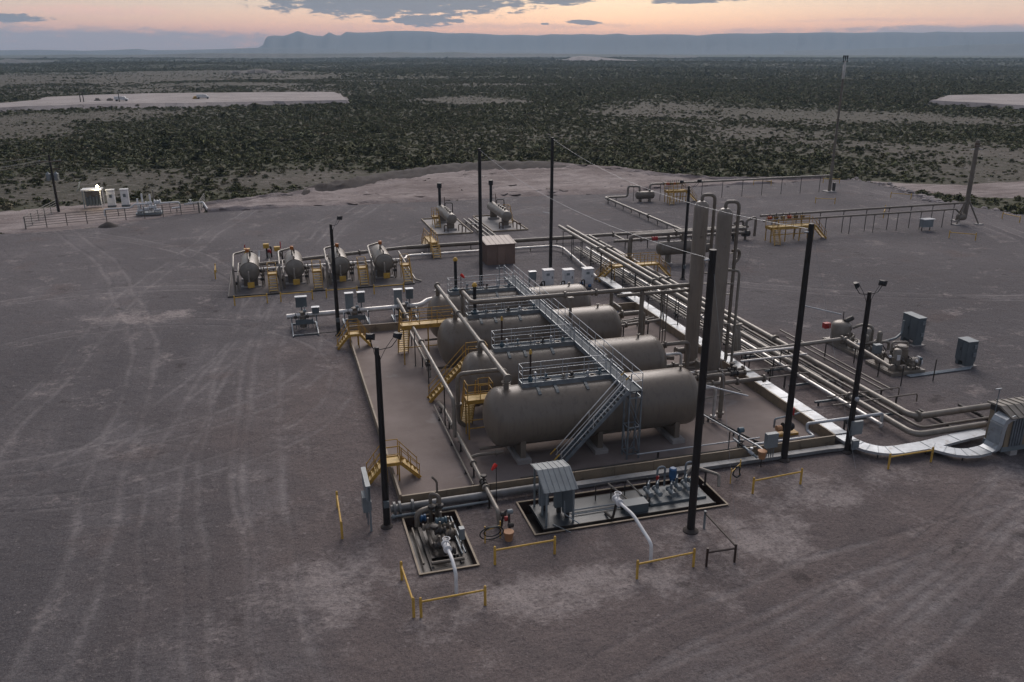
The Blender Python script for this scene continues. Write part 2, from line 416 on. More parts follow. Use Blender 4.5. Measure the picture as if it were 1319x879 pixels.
# base: dark grey gravel away from the plant, browner trampled earth round it
c = mix(rmp(tex(.05, 5, None, .65), .38, .62), (.108, .100, .105), (.156, .143, .147))
plant = rmp(mth('ADD', dist2(13, 6, 26, 34), mth('MULTIPLY', mth('SUBTRACT', tex(.12, 4), .5), 1.6)), 1.25, .45)
c = mix(mth('MULTIPLY', plant, .85), c, (.172, .138, .130))
char = mx(rmp(dist2(-21, 4, 17, 34), 1.1, .3), rmp(dist2(36, -20, 17, 9), 1.1, .3), rmp(dist2(55, 30, 20, 20), 1.1, .3))
c = mix(mth('MULTIPLY', mth('MULTIPLY', char, rmp(tex(.1, 5, None, .65), .32, .58)), .55), c, (.085, .079, .084))
c = mix(mth('MULTIPLY', rmp(tex(.4, 6, None, .7), .44, .66), .45), c, (.090, .079, .081))
lanes = mx(arc(193, 12, 200, 2.0), arc(188, 15, 200, 1.5), arc(-195, 8, 180, 1.8), arc(277, 0, 300, 2.2), arc(-270, 20, 250, 1.6), arc(78, 5, 90, 1.2), arc(-84, 10, 70, 1.3), arc(-17, 22, 16, 1.4), arc(-21, 31, 20, 1.6), arc(-23, 98, 120, 2.0), arc(-20, 104, 123.5, 1.5), arc(80, -153, 150, 1.4), arc(60, -60, 52, 1.6), arc(-60, 40, 52, 1.5), arc(75, 70, 48, 1.6))
ruts = mx(arc(193, 12, 200, .34, .95), arc(190.5, 15, 200, .3, .9), arc(-195, 8, 180, .34, .95), arc(277, 0, 300, .3, .9), arc(-17, 22, 16, .3, .9), arc(-21, 31, 20, .34, .95), arc(-23, 98, 120, .36, 1.0), arc(-20, 104, 123.5, .3, .9), arc(80, -153, 150, .3, .9), arc(60, -60, 52, .3, .9), arc(78, 5, 90, .28, .9), arc(75, 70, 48, .3, .9), arc(-60, 40, 52, .3, .9), arc(30, -70, 60, .3, .9))
worn = mth('MULTIPLY', rmp(tex(.13, 5, None, .65), .40, .62), rmp(tex(1.4, 6, None, .75), .28, .62))
c = mix(mth('MULTIPLY', mth('MULTIPLY', lanes, worn), .6), c, (.222, .202, .203))
c = mix(mth('MULTIPLY', mth('MULTIPLY', ruts, worn), .75), c, (.295, .27, .266))
streak = mth('MULTIPLY', rmp(tex(1.4, 5, vmul((1, .04, 0)), .65, .5), .54, .70), mth('MULTIPLY', rmp(dist2(-14, 10, 14, 36), 1.2, .4), worn))
c = mix(mth('MULTIPLY', streak, .6), c, (.222, .203, .203))
pale = mth('ADD', mth('MULTIPLY', tex(.3, 6, None, .68), .62), mth('MULTIPLY', tex(2.2, 7, None, .78, .3), .38))
near = mth('MULTIPLY', rmp(dist2(-3.5, -6.2, 5, 3.8), 1.0, .15), .9)
for q in ((16, -8, 6, 3.4), (23.5, -4.6, 6, 2.8), (6, -9.5, 10, 2.4), (36, -7.5, 5, 3), (-17, 40, 7, 2.5)):
    near = mth('MAXIMUM', near, mth('MULTIPLY', rmp(dist2(*q), 1.0, .1), .85))
pm = rmp(mth('ADD', pale, mth('MULTIPLY', near, .15)), .55, .67)
c = mix(mth('MULTIPLY', pm, .85), c, (.36, .315, .30))
red = mth('MULTIPLY', rmp(tex(.16, 5, vmul((1, 1, 3))), .58, .70), .3)
c = mix(red, c, (.140, .094, .080))
oil = rmp(mth('ADD', tex(.33, 5, vmul((1, 1, 5)), .6), mth('MULTIPLY', tex(2.2, 4), .12)), .70, .76)
c = mix(mth('MULTIPLY', oil, .6), c, (.045, .038, .037))
c = mix(mth('MULTIPLY', rmp(tex(5, 5, None, .85), .47, .62), .55), c, (.058, .049, .050))
c = mix(mth('MULTIPLY', rmp(tex(11, 4, None, .85), .55, .63), .55), c, (.29, .257, .248))
c = mix(mth('MULTIPLY', rmp(tex(2.3, 2, None, .5), .71, .74), .4), c, (.36, .32, .31))
t.links.new(c, b.inputs['Base Color'])
bump(mth('ADD', tex(9, 5, None, .8), mth('ADD', mth('MULTIPLY', tex(1.1, 5, None, .65), 2.6), mth('MULTIPLY', ruts, -.6))), 1.0, .10)
# --- floor inside the containment walls
FLOORM, t, b, g, vmul, tex, rmp, mth, mix, bump, dist2 = gmat('containment_earth')
c = mix(rmp(tex(.25, 5), .4, .62), (.170, .136, .122), (.215, .178, .163))
c = mix(mth('MULTIPLY', rmp(tex(.30, 6, vmul((1, 1, 5)), .6, .6), .60, .66), .55), c, (.25, .228, .218))
c = mix(mth('MULTIPLY', rmp(tex(.4, 4), .6, .72), .4), c, (.09, .07, .066))
t.links.new(c, b.inputs['Base Color']); b.inputs['Roughness'].default_value = .75
bump(tex(9, 5), .3, .03)
# --- caliche dirt bank and roads
DIRTM, t, b, g, vmul, tex, rmp, mth, mix, bump, dist2 = gmat('pale_dirt')
c = mix(rmp(tex(.07, 5, None, .65), .38, .62), (.185, .150, .142), (.30, .258, .246))
c = mix(mth('MULTIPLY', rmp(tex(.45, 6, vmul((.22, 1.1, 1)), .7), .47, .64), .7), c, (.115, .092, .086))
c = mix(mth('MULTIPLY', rmp(tex(.8, 4), .6, .7), .5), c, (.40, .36, .345))
t.links.new(c, b.inputs['Base Color']); bump(tex(2.2, 6), .8, .25)
# --- desert floor
DESM, t, b, g, vmul, tex, rmp, mth, mix, bump, dist2 = gmat('desert_soil')
c = mix(rmp(tex(.012, 5), .4, .62), (.066, .060, .045), (.104, .090, .076))
c = mix(mth('MULTIPLY', rmp(tex(.18, 5, None, .7), .52, .68), .5), c, (.150, .130, .116))
far = rmp(dist2(CU, CV, 1500, 1500), .25, 1.6)
scrub = rmp(tex(.0065, 6, None, .62), .42, .56)
c = mix(mth('MULTIPLY', mth('MULTIPLY', scrub, far), .85), c, (.060, .062, .046))
c = mix(mth('MULTIPLY', mth('MULTIPLY', rmp(tex(.09, 3), .48, .6), .75), mth('SUBTRACT', 1.0, mth('MULTIPLY', far, .3))), c, (.062, .060, .042))
c = mix(mth('MULTIPLY', rmp(tex(1.6, 4, None, .75), .58, .68), .7), c, (.20, .178, .166))
c = mix(mth('MULTIPLY', rmp(tex(.6, 5, None, .75), .55, .66), .6), c, (.05, .045, .034))
c = mix(mth('MULTIPLY', rmp(tex(.28, 7, None, .82), .47, .60), .75), c, (.052, .048, .034))
c = mix(mth('MULTIPLY', rmp(tex(.42, 7, vmul((1, 1, 6)), .82), .54, .62), .7), c, (.20, .178, .165))
av = t.nodes.new('ShaderNodeAttribute'); av.attribute_name = 'veg'
gr = mix(rmp(tex(.9, 5, None, .7), .38, .62), (.044, .050, .026), (.085, .083, .048))
c = mix(mth('MULTIPLY', mth('ADD', mth('MULTIPLY', av.outputs['Fac'], .62), mth('MULTIPLY', rmp(tex(.35, 5, None, .7), .4, .6), .3)), rmp(av.outputs['Fac'], .0, .35)), c, gr)
t.links.new(c, b.inputs['Base Color']); bump(tex(.8, 5), .8, .5)

def hgt(x, y):
    d = math.hypot(x - CU, y - CV)
    k_ = min(1, max(0, (d - 175) / 350)); k2 = min(1, max(0, (d - 700) / 900)); k3 = 1 - min(1, max(0, (d - 2600) / 900))
    h = -.35 - .75 * min(1, max(0, (105 - d) / 15)) + k_ * (noise.noise((x / 130, y / 130, 3.1)) * 1.7 + noise.noise((x / 40, y / 40, 9.1)) * .35)
    h += k2 * k3 * (noise.noise((x / 420, y / 420, 1.7)) * 6.0 - .5)
    return h
BARE = [(gnd(90, 152), 60), (gnd(30, 165), 42), (gnd(230, 112), 110), (gnd(80, 100), 240), (gnd(200, 96), 240), (gnd(1050, 150), 46), (gnd(1170, 150), 44), (gnd(960, 165), 26), (gnd(1270, 200), 30), (gnd(1300, 225), 24), (gnd(870, 137), 34), (gnd(620, 128), 34), (gnd(120, 240), 16), (gnd(400, 228), 14)]
def cover(x, y):
    k_ = 0
    for (bx_, by_), br in BARE:
        d2 = ((x - bx_) ** 2 + ((y - by_) * .8) ** 2) / (br * br)
        if d2 < 4: k_ = max(k_, math.exp(-d2))
    return -.8 * k_ + .34 + noise.noise((x / 60, y / 60, 2.2)) * .55 + noise.noise((x / 17, y / 17, 4.)) * .3 + noise.noise((x / 5, y / 5, 6.)) * .14 + noise.noise((x / 260, y / 260, 8)) * .4
# polar sheet: fine near, coarse far, to the horizon
bm = MB(); NA = 420; rad = [0.0]; r_ = 40.0
while r_ < 18000: rad.append(r_); r_ *= 1.035
vsx = [(CU, CV, -1.1)]
for r_ in rad[1:]:
    for i in range(NA):
        a = 2 * math.pi * i / NA; x = CU + math.sin(a) * r_; y = CV + math.cos(a) * r_; vsx.append((x, y, hgt(x, y)))
fsx = [(0, 1 + (i + 1) % NA, 1 + i) for i in range(NA)]
for k_ in range(len(rad) - 2):
    o0 = 1 + k_ * NA; o1 = o0 + NA
    for i in range(NA): j = (i + 1) % NA; fsx.append((o0 + i, o0 + j, o1 + j, o1 + i))
bm.add(vsx, fsx)
gob = struct(bm.build('ground', DESM)); va = gob.data.attributes.new('veg', 'FLOAT', 'POINT')
va.data.foreach_set('value', [min(1, max(0, (cover(x, y) + .25) / .5)) for x, y, z in vsx])

# --- gravel pad with two sunken pits left open
PIT1 = (0.0, 2.75, -6.35, -1.25); PIT2 = (6.15, 16.9, -4.62, -1.35)
edge_px = [(-260, 318), (-60, 306), (30, 301), (120, 294), (185, 284), (230, 277), (268, 274), (330, 270.5), (400, 266), (465, 263.5), (530, 261), (600, 258), (661, 254), (730, 251.5), (800, 249), (860, 243.5), (930, 239.5), (1000, 236), (1060, 231.5), (1100, 232), (1130, 237), (1165, 247), (1200, 257), (1260, 268), (1319, 277), (1450, 292), (1600, 312)]
PAD = [gnd(x, y) for x, y in edge_px]
PAD = [(x + noise.noise((x * .2, y * .2, 0)) * .8, y + noise.noise((x * .2, y * .2, 5)) * .8) for x, y in PAD]
PAD += [(90, -10), (80, -90), (-5, -110), (-90, -80)]
b2 = bmesh.new(); eds = []
def loop2(pts):
    vv = [b2.verts.new((x, y, 0)) for x, y in pts]
    for i in range(len(vv)): eds.append(b2.edges.new((vv[i], vv[(i + 1) % len(vv)])))
    return vv
outer = loop2(PAD)
for x0, x1, y0, y1 in (PIT1, PIT2): loop2([(x0, y0), (x1, y0), (x1, y1), (x0, y1)])
bmesh.ops.triangle_fill(b2, use_beauty=True, use_dissolve=False, edges=eds)
cx0 = sum(p[0] for p in PAD) / len(PAD); cy0 = sum(p[1] for p in PAD) / len(PAD)
low = []
for v_ in outer:
    d_ = Vector((v_.co.x - cx0, v_.co.y - cy0, 0)).normalized(); low.append(b2.verts.new((v_.co.x + d_.x * 1.5, v_.co.y + d_.y * 1.5, -.6)))
for i in range(len(outer)):
    j = (i + 1) % len(outer); b2.faces.new((outer[i], outer[j], low[j], low[i]))
bmesh.ops.recalc_face_normals(b2, faces=b2.faces)
me = bpy.data.meshes.new('gravel_pad'); b2.to_mesh(me); b2.free(); me.materials.append(PADM)
for p in me.polygons:
    if p.normal.z < -.2: p.flip()
o = bpy.data.objects.new('gravel_pad', me); COL.objects.link(o); struct(o)
def inside(x, y, poly):
    r = False; j = len(poly) - 1
    for i in range(len(poly)):
        xi, yi = poly[i]; xj, yj = poly[j]
        if (yi > y) != (yj > y) and x < (xj - xi) * (y - yi) / (yj - yi) + xi: r = not r
        j = i
    return r

# --- pale dirt bank between the pad and the scrub, thrown up into a low uneven ridge
near_px = [(268, 274), (330, 270.5), (400, 266), (465, 263.5), (530, 261), (600, 258), (661, 254), (730, 251.5), (800, 249), (860, 244), (930, 240), (1000, 236.5), (1062, 232.5)]
far_px = [(262, 264), (320, 257), (385, 249), (440, 239), (500, 226), (570, 217), (640, 212), (720, 212), (790, 216), (840, 224), (920, 231), (1000, 231.5), (1062, 229.5)]
def strip(name, A, B, m, nn, nl, hfun, parent=None):
    A = [gnd(*p) for p in A]; B = [gnd(*p) for p in B]; mb = MB(); vs_ = []
    def at(P, s_):
        s_ *= len(P) - 1; i = min(int(s_), len(P) - 2); t_ = s_ - i
        return P[i][0] * (1 - t_) + P[i + 1][0] * t_, P[i][1] * (1 - t_) + P[i + 1][1] * t_
    for i in range(nl + 1):
        a = at(A, i / nl); b_ = at(B, i / nl)
        w = noise.noise((i * .13, 0, 1)) * .03
        for k_ in range(nn + 1):
            t_ = k_ / nn; tt = t_ + w * math.sin(math.pi * t_) + (noise.noise((i * .35, 3, k_)) * .05 if 0 < k_ < nn else 0)
            x = a[0] * (1 - tt) + b_[0] * tt; y = a[1] * (1 - tt) + b_[1] * tt
            if k_ == nn: x += noise.noise((i * .4, 7, 2)) * .8; y += noise.noise((i * .4, 2, 7)) * .9
            vs_.append((x, y, hfun(x, y, t_)))
    fs = []
    for i in range(nl):
        for k_ in range(nn): q = i * (nn + 1) + k_; fs.append((q, q + nn + 1, q + nn + 2, q + 1))
    mb.add(vs_, fs); return mb.build(name, m, parent)
def bank_h(x, y, t_):
    e = min(1, t_ / .08, (1 - t_) / .06)
    return -.45 + e * (.50 + .25 * noise.noise((x * .25, y * .25, 1)) + .22 * noise.noise((x * .8, y * .8, 4))) + .5 * math.exp(-((t_ - .93) / .05) ** 2) * e + .7 * math.exp(-((t_ - .13) / .05) ** 2) * max(0, noise.noise((x * .06, y * .06, 6)) + .25) * e
struct(strip('dirt_bank', near_px, far_px, DIRTM, 44, 150, bank_h))
struct(strip('soil_berm', [(300, 263), (360, 256.5), (440, 246), (500, 235), (570, 226), (640, 220.5), (720, 219), (790, 221.5), (845, 227)], [(300, 258), (360, 250.5), (440, 236), (500, 222), (570, 213), (640, 208), (720, 208), (790, 213), (845, 222)], mat('berm_soil', (.062, .050, .045), .95, 0, (.040, .032, .03), .5, bump=.8, bscale=3), 14, 110, lambda x, y, t_: -.45 + 1.7 * min(1, max(0, (x + 11) / 14), max(0, (67 - x) / 16)) * math.sin(math.pi * min(1, max(0, t_))) ** 1.3 * (.8 + .25 * noise.noise((x * .09, y * .09, 3)) + .35 * noise.noise((x * .7, y * .7, 3)))))
struct(strip('dirt_track', [(1128, 238), (1180, 246), (1240, 252), (1330, 256)], [(1120, 231), (1180, 234), (1240, 235), (1330, 229)], DIRTM, 10, 40, lambda x, y, t_: -.28 + .15 * noise.noise((x * .3, y * .3, 2)) - .3 * (abs(t_ - .5) > .49)))
struct(strip('dirt_clearing', [(-60, 300), (20, 300), (120, 292), (185, 283), (262, 273)], [(-60, 276), (20, 268), (90, 262), (180, 258), (268, 262)], DIRTM, 14, 60, lambda x, y, t_: -.16 + .1 * noise.noise((x * .3, y * .3, 2)) - .4 * (t_ < .02 or t_ > .98)))

# --- distant caliche pads
PALE = mat('caliche', (.31, .275, .265), .95, 0, (.22, .19, .182), .06, 6, dirt=(.15, .13, .122))
def plateau(name, px, zt):
    P0 = [gnd(x, y, zt) for x, y in px]; P = []; mb = MB()
    for i in range(len(P0)):
        (xa, ya), (xb, yb) = P0[i], P0[(i + 1) % len(P0)]; m_ = max(1, int(math.hypot(xb - xa, yb - ya) / 5))
        for k_ in range(m_): x = xa + (xb - xa) * k_ / m_; y = ya + (yb - ya) * k_ / m_; P.append((x + noise.noise((x * .12, y * .12, 1)) * 3.5, y + noise.noise((x * .12, y * .12, 7)) * 3.5))
    n = len(P)
    cx_ = sum(p[0] for p in P) / n; cy_ = sum(p[1] for p in P) / n
    vs_ = [(x, y, zt) for x, y in P] + [(x + (x - cx_) / math.hypot(x - cx_, y - cy_) * 5, y + (y - cy_) / math.hypot(x - cx_, y - cy_) * 16, -4) for x, y in P]
    mb.add(vs_, [tuple(range(n))] + [(i, i + n, (i + 1) % n + n, (i + 1) % n) for i in range(n)])
    o = mb.build(name, PALE, smooth=False); struct(o)
    for p in o.data.polygons:
        if p.normal.z < 0: p.flip()
    return P
FP1 = plateau('caliche_pad', [(-90, 141), (0, 138.5), (60, 136), (147, 133.5), (250, 132.5), (350, 130.5), (447, 129), (437, 121), (428, 118.6), (347, 119), (213, 120), (120, 122.5), (60, 125), (47, 129), (0, 133), (-90, 134)], 1.5)
FP2 = plateau('caliche_pad', [(1206, 129.5), (1260, 132.5), (1319, 136), (1420, 141), (1420, 120), (1319, 121), (1260, 122), (1224, 123)], 1.9)

# --- ridges and the mountain range
RIDGE = mat('ridge_scrub', (.045, .052, .045), .95, 0, (.085, .078, .072), .004, 6)
ROCK = mat('mountain_rock', (.085, .082, .088), .95, 0, (.06, .06, .064), .0012, 6)
def ridge(name, px, D, wf, wb, m, nv=9, rough=.07, cliff=.6):
    """range with a crest surveyed by bearing, a gullied front slope and a back slope"""
    xs = []; 
    for (xa, ya), (xb, yb) in zip(px, px[1:]):
        n = max(1, int(abs(xb - xa) / 3)); xs += [(xa + (xb - xa) * i / n, ya + (yb - ya) * i / n) for i in range(n)]
    xs.append(px[-1]); mb = MB(); vs_ = []; rows = nv + 3
    for i, (x, y) in enumerate(xs):
        bx, by, s = ray(x, y); Dm = D * (1 + .05 * math.sin(x * .013) + .02 * noise.noise((x * .06, 0, 0)))
        hc = max(2.0, 23 + Dm * s) + noise.noise((x * .22, 2, D)) * D * .00014
        for k_ in range(rows):
            if k_ <= nv:
                t_ = k_ / nv; d = Dm - wf * (1 - t_) * (1 + rough * noise.noise((x * .11, t_ * 2, 5)))
                pr = t_ ** 1.9 if t_ < .72 else (.72 ** 1.9 + (1 - .72 ** 1.9) * ((t_ - .72) / .28) ** .55)
                gul = (1 - abs(2 * t_ - 1)) * noise.noise((x * .23, t_ * 1.5, 8)) * rough
                z = -6 + (hc + 6) * max(0, pr + gul)
                if k_ == nv: z = hc
            else:
                t_ = (k_ - nv) / 2; d = Dm + wb * t_; z = hc * (1 - t_) - 6 * t_
            vs_.append((CU + bx * d, CV + by * d, z))
    fs = []
    for i in range(len(xs) - 1):
        for k_ in range(rows - 1): q = i * rows + k_; fs.append((q, q + rows, q + rows + 1, q + 1))
    mb.add(vs_, fs); return struct(mb.build(name, m))
ridge('mountain_range', [(300, 66.5), (318, 64.5), (332, 62), (339, 58), (342, 50), (345, 47), (352, 46), (366, 46.5), (376, 43.2), (384, 40.2), (394, 43.6), (404, 46), (416, 46.8), (424, 41.8), (432, 45.5), (438, 46.2), (446, 41.2), (460, 42.3), (480, 41.8), (500, 40.2), (530, 40), (552, 40.6), (570, 42.8), (585, 43.2), (600, 42.9), (625, 44), (645, 45.6), (668, 44.9), (692, 46.2), (710, 44.2), (735, 44.8), (752, 44), (775, 45.2), (797, 43.4), (812, 45.6), (850, 44.4), (880, 44.6), (898, 46.2), (925, 43.8), (950, 43.2), (975, 43.8), (1000, 42.6), (1030, 42.8), (1060, 41.9), (1100, 42.7), (1150, 41.6), (1188, 42.6), (1206, 41), (1250, 42), (1290, 41.4), (1330, 41), (1420, 43), (1560, 47)], 8200, 1300, 1500, ROCK)
ridge('far_hills', [(-160, 64), (-60, 64.5), (0, 65), (50, 64.4), (110, 65.6), (150, 64.6), (178, 63.2), (195, 65), (240, 64.6), (280, 63.6), (310, 62.5), (340, 61.5), (400, 63), (460, 64.4), (520, 64.9), (620, 65.3), (700, 65.6)], 7000, 700, 900, ROCK, 5)
ridge('low_ridge', [(-160, 69), (-60, 71), (0, 73), (40, 72), (95, 70.5), (160, 71.5), (240, 69.5), (275, 68.6), (330, 69.2), (420, 69.5), (480, 68.8), (512, 67.2), (540, 68.8), (585, 67.2), (620, 69), (700, 69.3), (760, 70), (850, 71), (900, 72)], 3300, 420, 700, RIDGE, 6)
ridge('low_ridge', [(1010, 66), (1060, 64.6), (1100, 64), (1140, 62), (1175, 61.5), (1200, 60.3), (1240, 58), (1275, 57.5), (1319, 56.5), (1420, 55), (1560, 60)], 6200, 600, 700, RIDGE, 6)
ridge('dark_knoll', [(-30, 82), (0, 78), (8, 75.6), (20, 76.8), (34, 77.2), (50, 79), (70, 81.5)], 2300, 130, 200, RIDGE, 5)
ridge('bare_hill', [(716, 79.5), (728, 77), (738, 73.5), (748, 72.2), (762, 73.2), (778, 74.5), (800, 77), (820, 79.6)], 2300, 120, 220, PALE, 6, .5)
ridge('rocky_outcrop', [(296, 96), (308, 93), (322, 90), (334, 88.8), (345, 90), (356, 93.5), (366, 96)], 1080, 40, 90, mat('outcrop', (.16, .14, .128), .95, 0, (.10, .09, .082), .03, 6), 6, .8)

# --- desert scrub: nearest bushes are single things, the rest is ground cover
LEAF = bpy.data.materials.new('scrub_leaf'); LEAF.use_nodes = True; t = LEAF.node_tree; b = t.nodes['Principled BSDF']
oi = t.nodes.new('ShaderNodeObjectInfo'); rm_ = t.nodes.new('ShaderNodeValToRGB'); t.links.new(oi.outputs['Random'], rm_.inputs[0])
el_ = rm_.color_ramp.elements; el_[0].color = (.060, .070, .027, 1); el_[1].color = (.19, .168, .105, 1)
for p, cc in ((.3, (.084, .092, .036)), (.6, (.108, .112, .047)), (.8, (.110, .130, .058)), (.92, (.145, .135, .075))): e = el_.new(p); e.color = (*cc, 1)
t.links.new(rm_.outputs[0], b.inputs['Base Color']); b.inputs['Roughness'].default_value = .8; b.inputs['Specular IOR Level'].default_value = .2
def shrub_mesh(seed, n, flat):
    rnd = random.Random(seed); mb = MB(); lob = [(rnd.uniform(-.45, .45), rnd.uniform(-.45, .45), rnd.uniform(.25, .6), rnd.uniform(.3, .55)) for _ in range(5)]
    for k_ in range(n):
        lx, ly, lz, lr = rnd.choice(lob)
        th = rnd.uniform(0, 6.283); ph = math.acos(rnd.uniform(-.35, 1)); rr = lr * rnd.uniform(.55, 1.12)
        p = Vector((lx + rr * math.sin(ph) * math.cos(th), ly + rr * math.sin(ph) * math.sin(th), max(.02, (lz + rr * math.cos(ph)) * flat)))
        a = Vector((rnd.gauss(0, 1), rnd.gauss(0, 1), rnd.gauss(0, .8))).normalized() * rnd.uniform(.10, .20); b_ = a.orthogonal().normalized() * rnd.uniform(.05, .11)
        mb.add([p - a, p + b_, p + a, p - b_], [(0, 1, 2, 3)])
    for k_ in range(6):
        th = rnd.uniform(0, 6.283); e = (math.cos(th) * .45, math.sin(th) * .45, .6 * flat); q = (e[0] * .5 + .02, e[1] * .5, e[2] * .45)
        mb.add([(-.02, 0, -.1), (.02, 0, -.1), q, e], [(0, 1, 2), (0, 2, 3)])
    me = mb.mesh('desert_shrub', LEAF, False); me.shade_smooth(); nn = []
    for v_ in me.vertices:
        d = (v_.co - Vector((0, 0, .15))).normalized() + Vector((rnd.uniform(-.35, .35), rnd.uniform(-.35, .35), .55)); nn.append(d.normalized())
    me.normals_split_custom_set_from_vertices(nn); return me
SHRUBS = [shrub_mesh(11 + i, 130, (.75, .95, .65, 1.1, .8)[i]) for i in range(5)]
SCOL = bpy.data.collections.new('scrub_kinds'); COL.children.link(SCOL)
rnd = random.Random(5); cand = []; far_pts = []
BANK = [gnd(*p) for p in near_px] + [gnd(*p) for p in reversed(far_px)]
TRACK = [gnd(*p) for p in [(1128, 238), (1240, 252), (1330, 256), (1330, 229), (1240, 235), (1120, 231)]]
CLEAR = [gnd(*p) for p in [(-60, 300), (120, 292), (262, 273), (268, 262), (180, 258), (90, 262), (20, 268), (-60, 276)]]
STN = [(-40, 84), (-13, 88), (-13, 106), (-40, 108)]
def free(x, y, d):
    if d < 260 and (inside(x, y, PAD) or inside(x, y, BANK) or inside(x, y, TRACK) or inside(x, y, CLEAR) or inside(x, y, STN)): return False
    if 250 < d < 620 and (inside(x, y, FP1) or inside(x, y, FP2)): return False
    return True
def sow(n, d0, d1, smin, smax, thr, half=34):
    for _ in range(n):
        d = math.sqrt(rnd.uniform(d0 * d0, d1 * d1)); a = R(16 + rnd.uniform(-half, half)); x = CU + math.sin(a) * d; y = CV + math.cos(a) * d
        if not free(x, y, d): continue
        cv = cover(x, y)
        if cv < thr + rnd.gauss(0, .13): continue
        s = (smin + (smax - smin) * rnd.random() ** 1.6) * (.8 + .55 * max(0, cv)) * (1.5 if rnd.random() < .05 else 1); cand.append((d, x, y, s))
sow(36000, 95, 330, .45, 1.25, -.24); sow(9000, 120, 420, .3, .6, -.5); sow(15000, 110, 520, .2, .7, -9); sow(13000, 500, 1400, .5, 1.4, -9)
sow(80000, 330, 800, .65, 1.6, -.2); sow(76000, 800, 1900, 1.1, 2.5, -.1); sow(36000, 1900, 3400, 2.0, 4.0, -.1)
cand.sort(key=lambda q: -q[3] / q[0])
def visible_px(x, y):
    dx, dy = x - CU, y - CV; ca, sa = math.cos(R(16)), math.sin(R(16)); f = dx * sa + dy * ca; r = dx * ca - dy * sa
    return abs(r) < .62 * f
singles = [q for q in cand if visible_px(q[1], q[2])][:300]
ss = set(singles)
for i, (d, x, y, s) in enumerate(singles):
    o = bpy.data.objects.new('desert_shrub', SHRUBS[i % 5]); (SCOL if i < 5 else COL).objects.link(o)
    o.location = (x, y, hgt(x, y) - .05); o.scale = (s * 1.15, s * 1.15, s); o.rotation_euler = (0, 0, rnd.uniform(0, 6.28))
    tag(o, 'dusty green desert bush in the scrub close behind the gravel pad', 'bush', 'bushes along the near edge of the scrub')
rest = [q for q in cand if q not in ss]
me = bpy.data.meshes.new('scrub'); me.from_pydata([(x, y, hgt(x, y) - .08) for d, x, y, s in rest], [], [])
for nm, typ, vals in (('s', 'FLOAT', [q[3] for q in rest]), ('rz', 'FLOAT', [rnd.uniform(0, 6.28) for _ in rest]), ('kind', 'INT', [rnd.randrange(5) for _ in rest])):
    at_ = me.attributes.new(nm, typ, 'POINT'); at_.data.foreach_set('value', vals)
scrub = bpy.data.objects.new('desert_scrub', me); COL.objects.link(scrub)
scrub['kind'] = 'stuff'; scrub['label'] = 'low dusty green desert scrub covering the plain to the hills'; scrub['category'] = 'scrub'
ng = bpy.data.node_groups.new('scatter_scrub', 'GeometryNodeTree')
ng.interface.new_socket('Geometry', in_out='INPUT', socket_type='NodeSocketGeometry'); ng.interface.new_socket('Geometry', in_out='OUTPUT', socket_type='NodeSocketGeometry')
gi = ng.nodes.new('NodeGroupInput'); go = ng.nodes.new('NodeGroupOutput'); ip = ng.nodes.new('GeometryNodeInstanceOnPoints'); ci = ng.nodes.new('GeometryNodeCollectionInfo')
ci.inputs['Collection'].default_value = SCOL; ci.inputs['Separate Children'].default_value = True; ci.inputs['Reset Children'].default_value = True
def attr(nm, ty):
    n = ng.nodes.new('GeometryNodeInputNamedAttribute'); n.data_type = ty; n.inputs[0].default_value = nm; return n.outputs[0]
ng.links.new(gi.outputs[0], ip.inputs['Points']); ng.links.new(ci.outputs[0], ip.inputs['Instance']); ip.inputs['Pick Instance'].default_value = True
ng.links.new(attr('kind', 'INT'), ip.inputs['Instance Index'])
cx_ = ng.nodes.new('ShaderNodeCombineXYZ'); ng.links.new(attr('rz', 'FLOAT'), cx_.inputs[2]); ng.links.new(cx_.outputs[0], ip.inputs['Rotation'])
cs_ = ng.nodes.new('ShaderNodeCombineXYZ'); sa_ = attr('s', 'FLOAT'); mu = ng.nodes.new('ShaderNodeMath'); mu.operation = 'MULTIPLY'; mu.inputs[1].default_value = .85; ng.links.new(sa_, mu.inputs[0])
ng.links.new(sa_, cs_.inputs[0]); ng.links.new(sa_, cs_.inputs[1]); ng.links.new(mu.outputs[0], cs_.inputs[2]); ng.links.new(cs_.outputs[0], ip.inputs['Scale'])
ng.links.new(ip.outputs[0], go.inputs[0])
md = scrub.modifiers.new('scatter', 'NODES'); md.node_group = ng

# --- haze: one closed box of thin air round everything on the ground
HAZE = bpy.data.materials.new('haze_air'); HAZE.use_nodes = True; t = HAZE.node_tree; t.nodes.clear()
pv = t.nodes.new('ShaderNodeVolumePrincipled'); pv.inputs['Color'].default_value = (.60, .80, 1.0, 1); pv.inputs['Density'].default_value = 1.25e-4; pv.inputs['Anisotropy'].default_value = 0.0
mo = t.nodes.new('ShaderNodeOutputMaterial'); t.links.new(pv.outputs[0], mo.inputs['Volume'])
hz = MB().box(-19500, 19500, -19500, 19500, -9, 330).build('haze', HAZE, smooth=False); hz['kind'] = 'stuff'; hz['label'] = 'pale blue evening haze over the plain'; hz['category'] = 'haze'
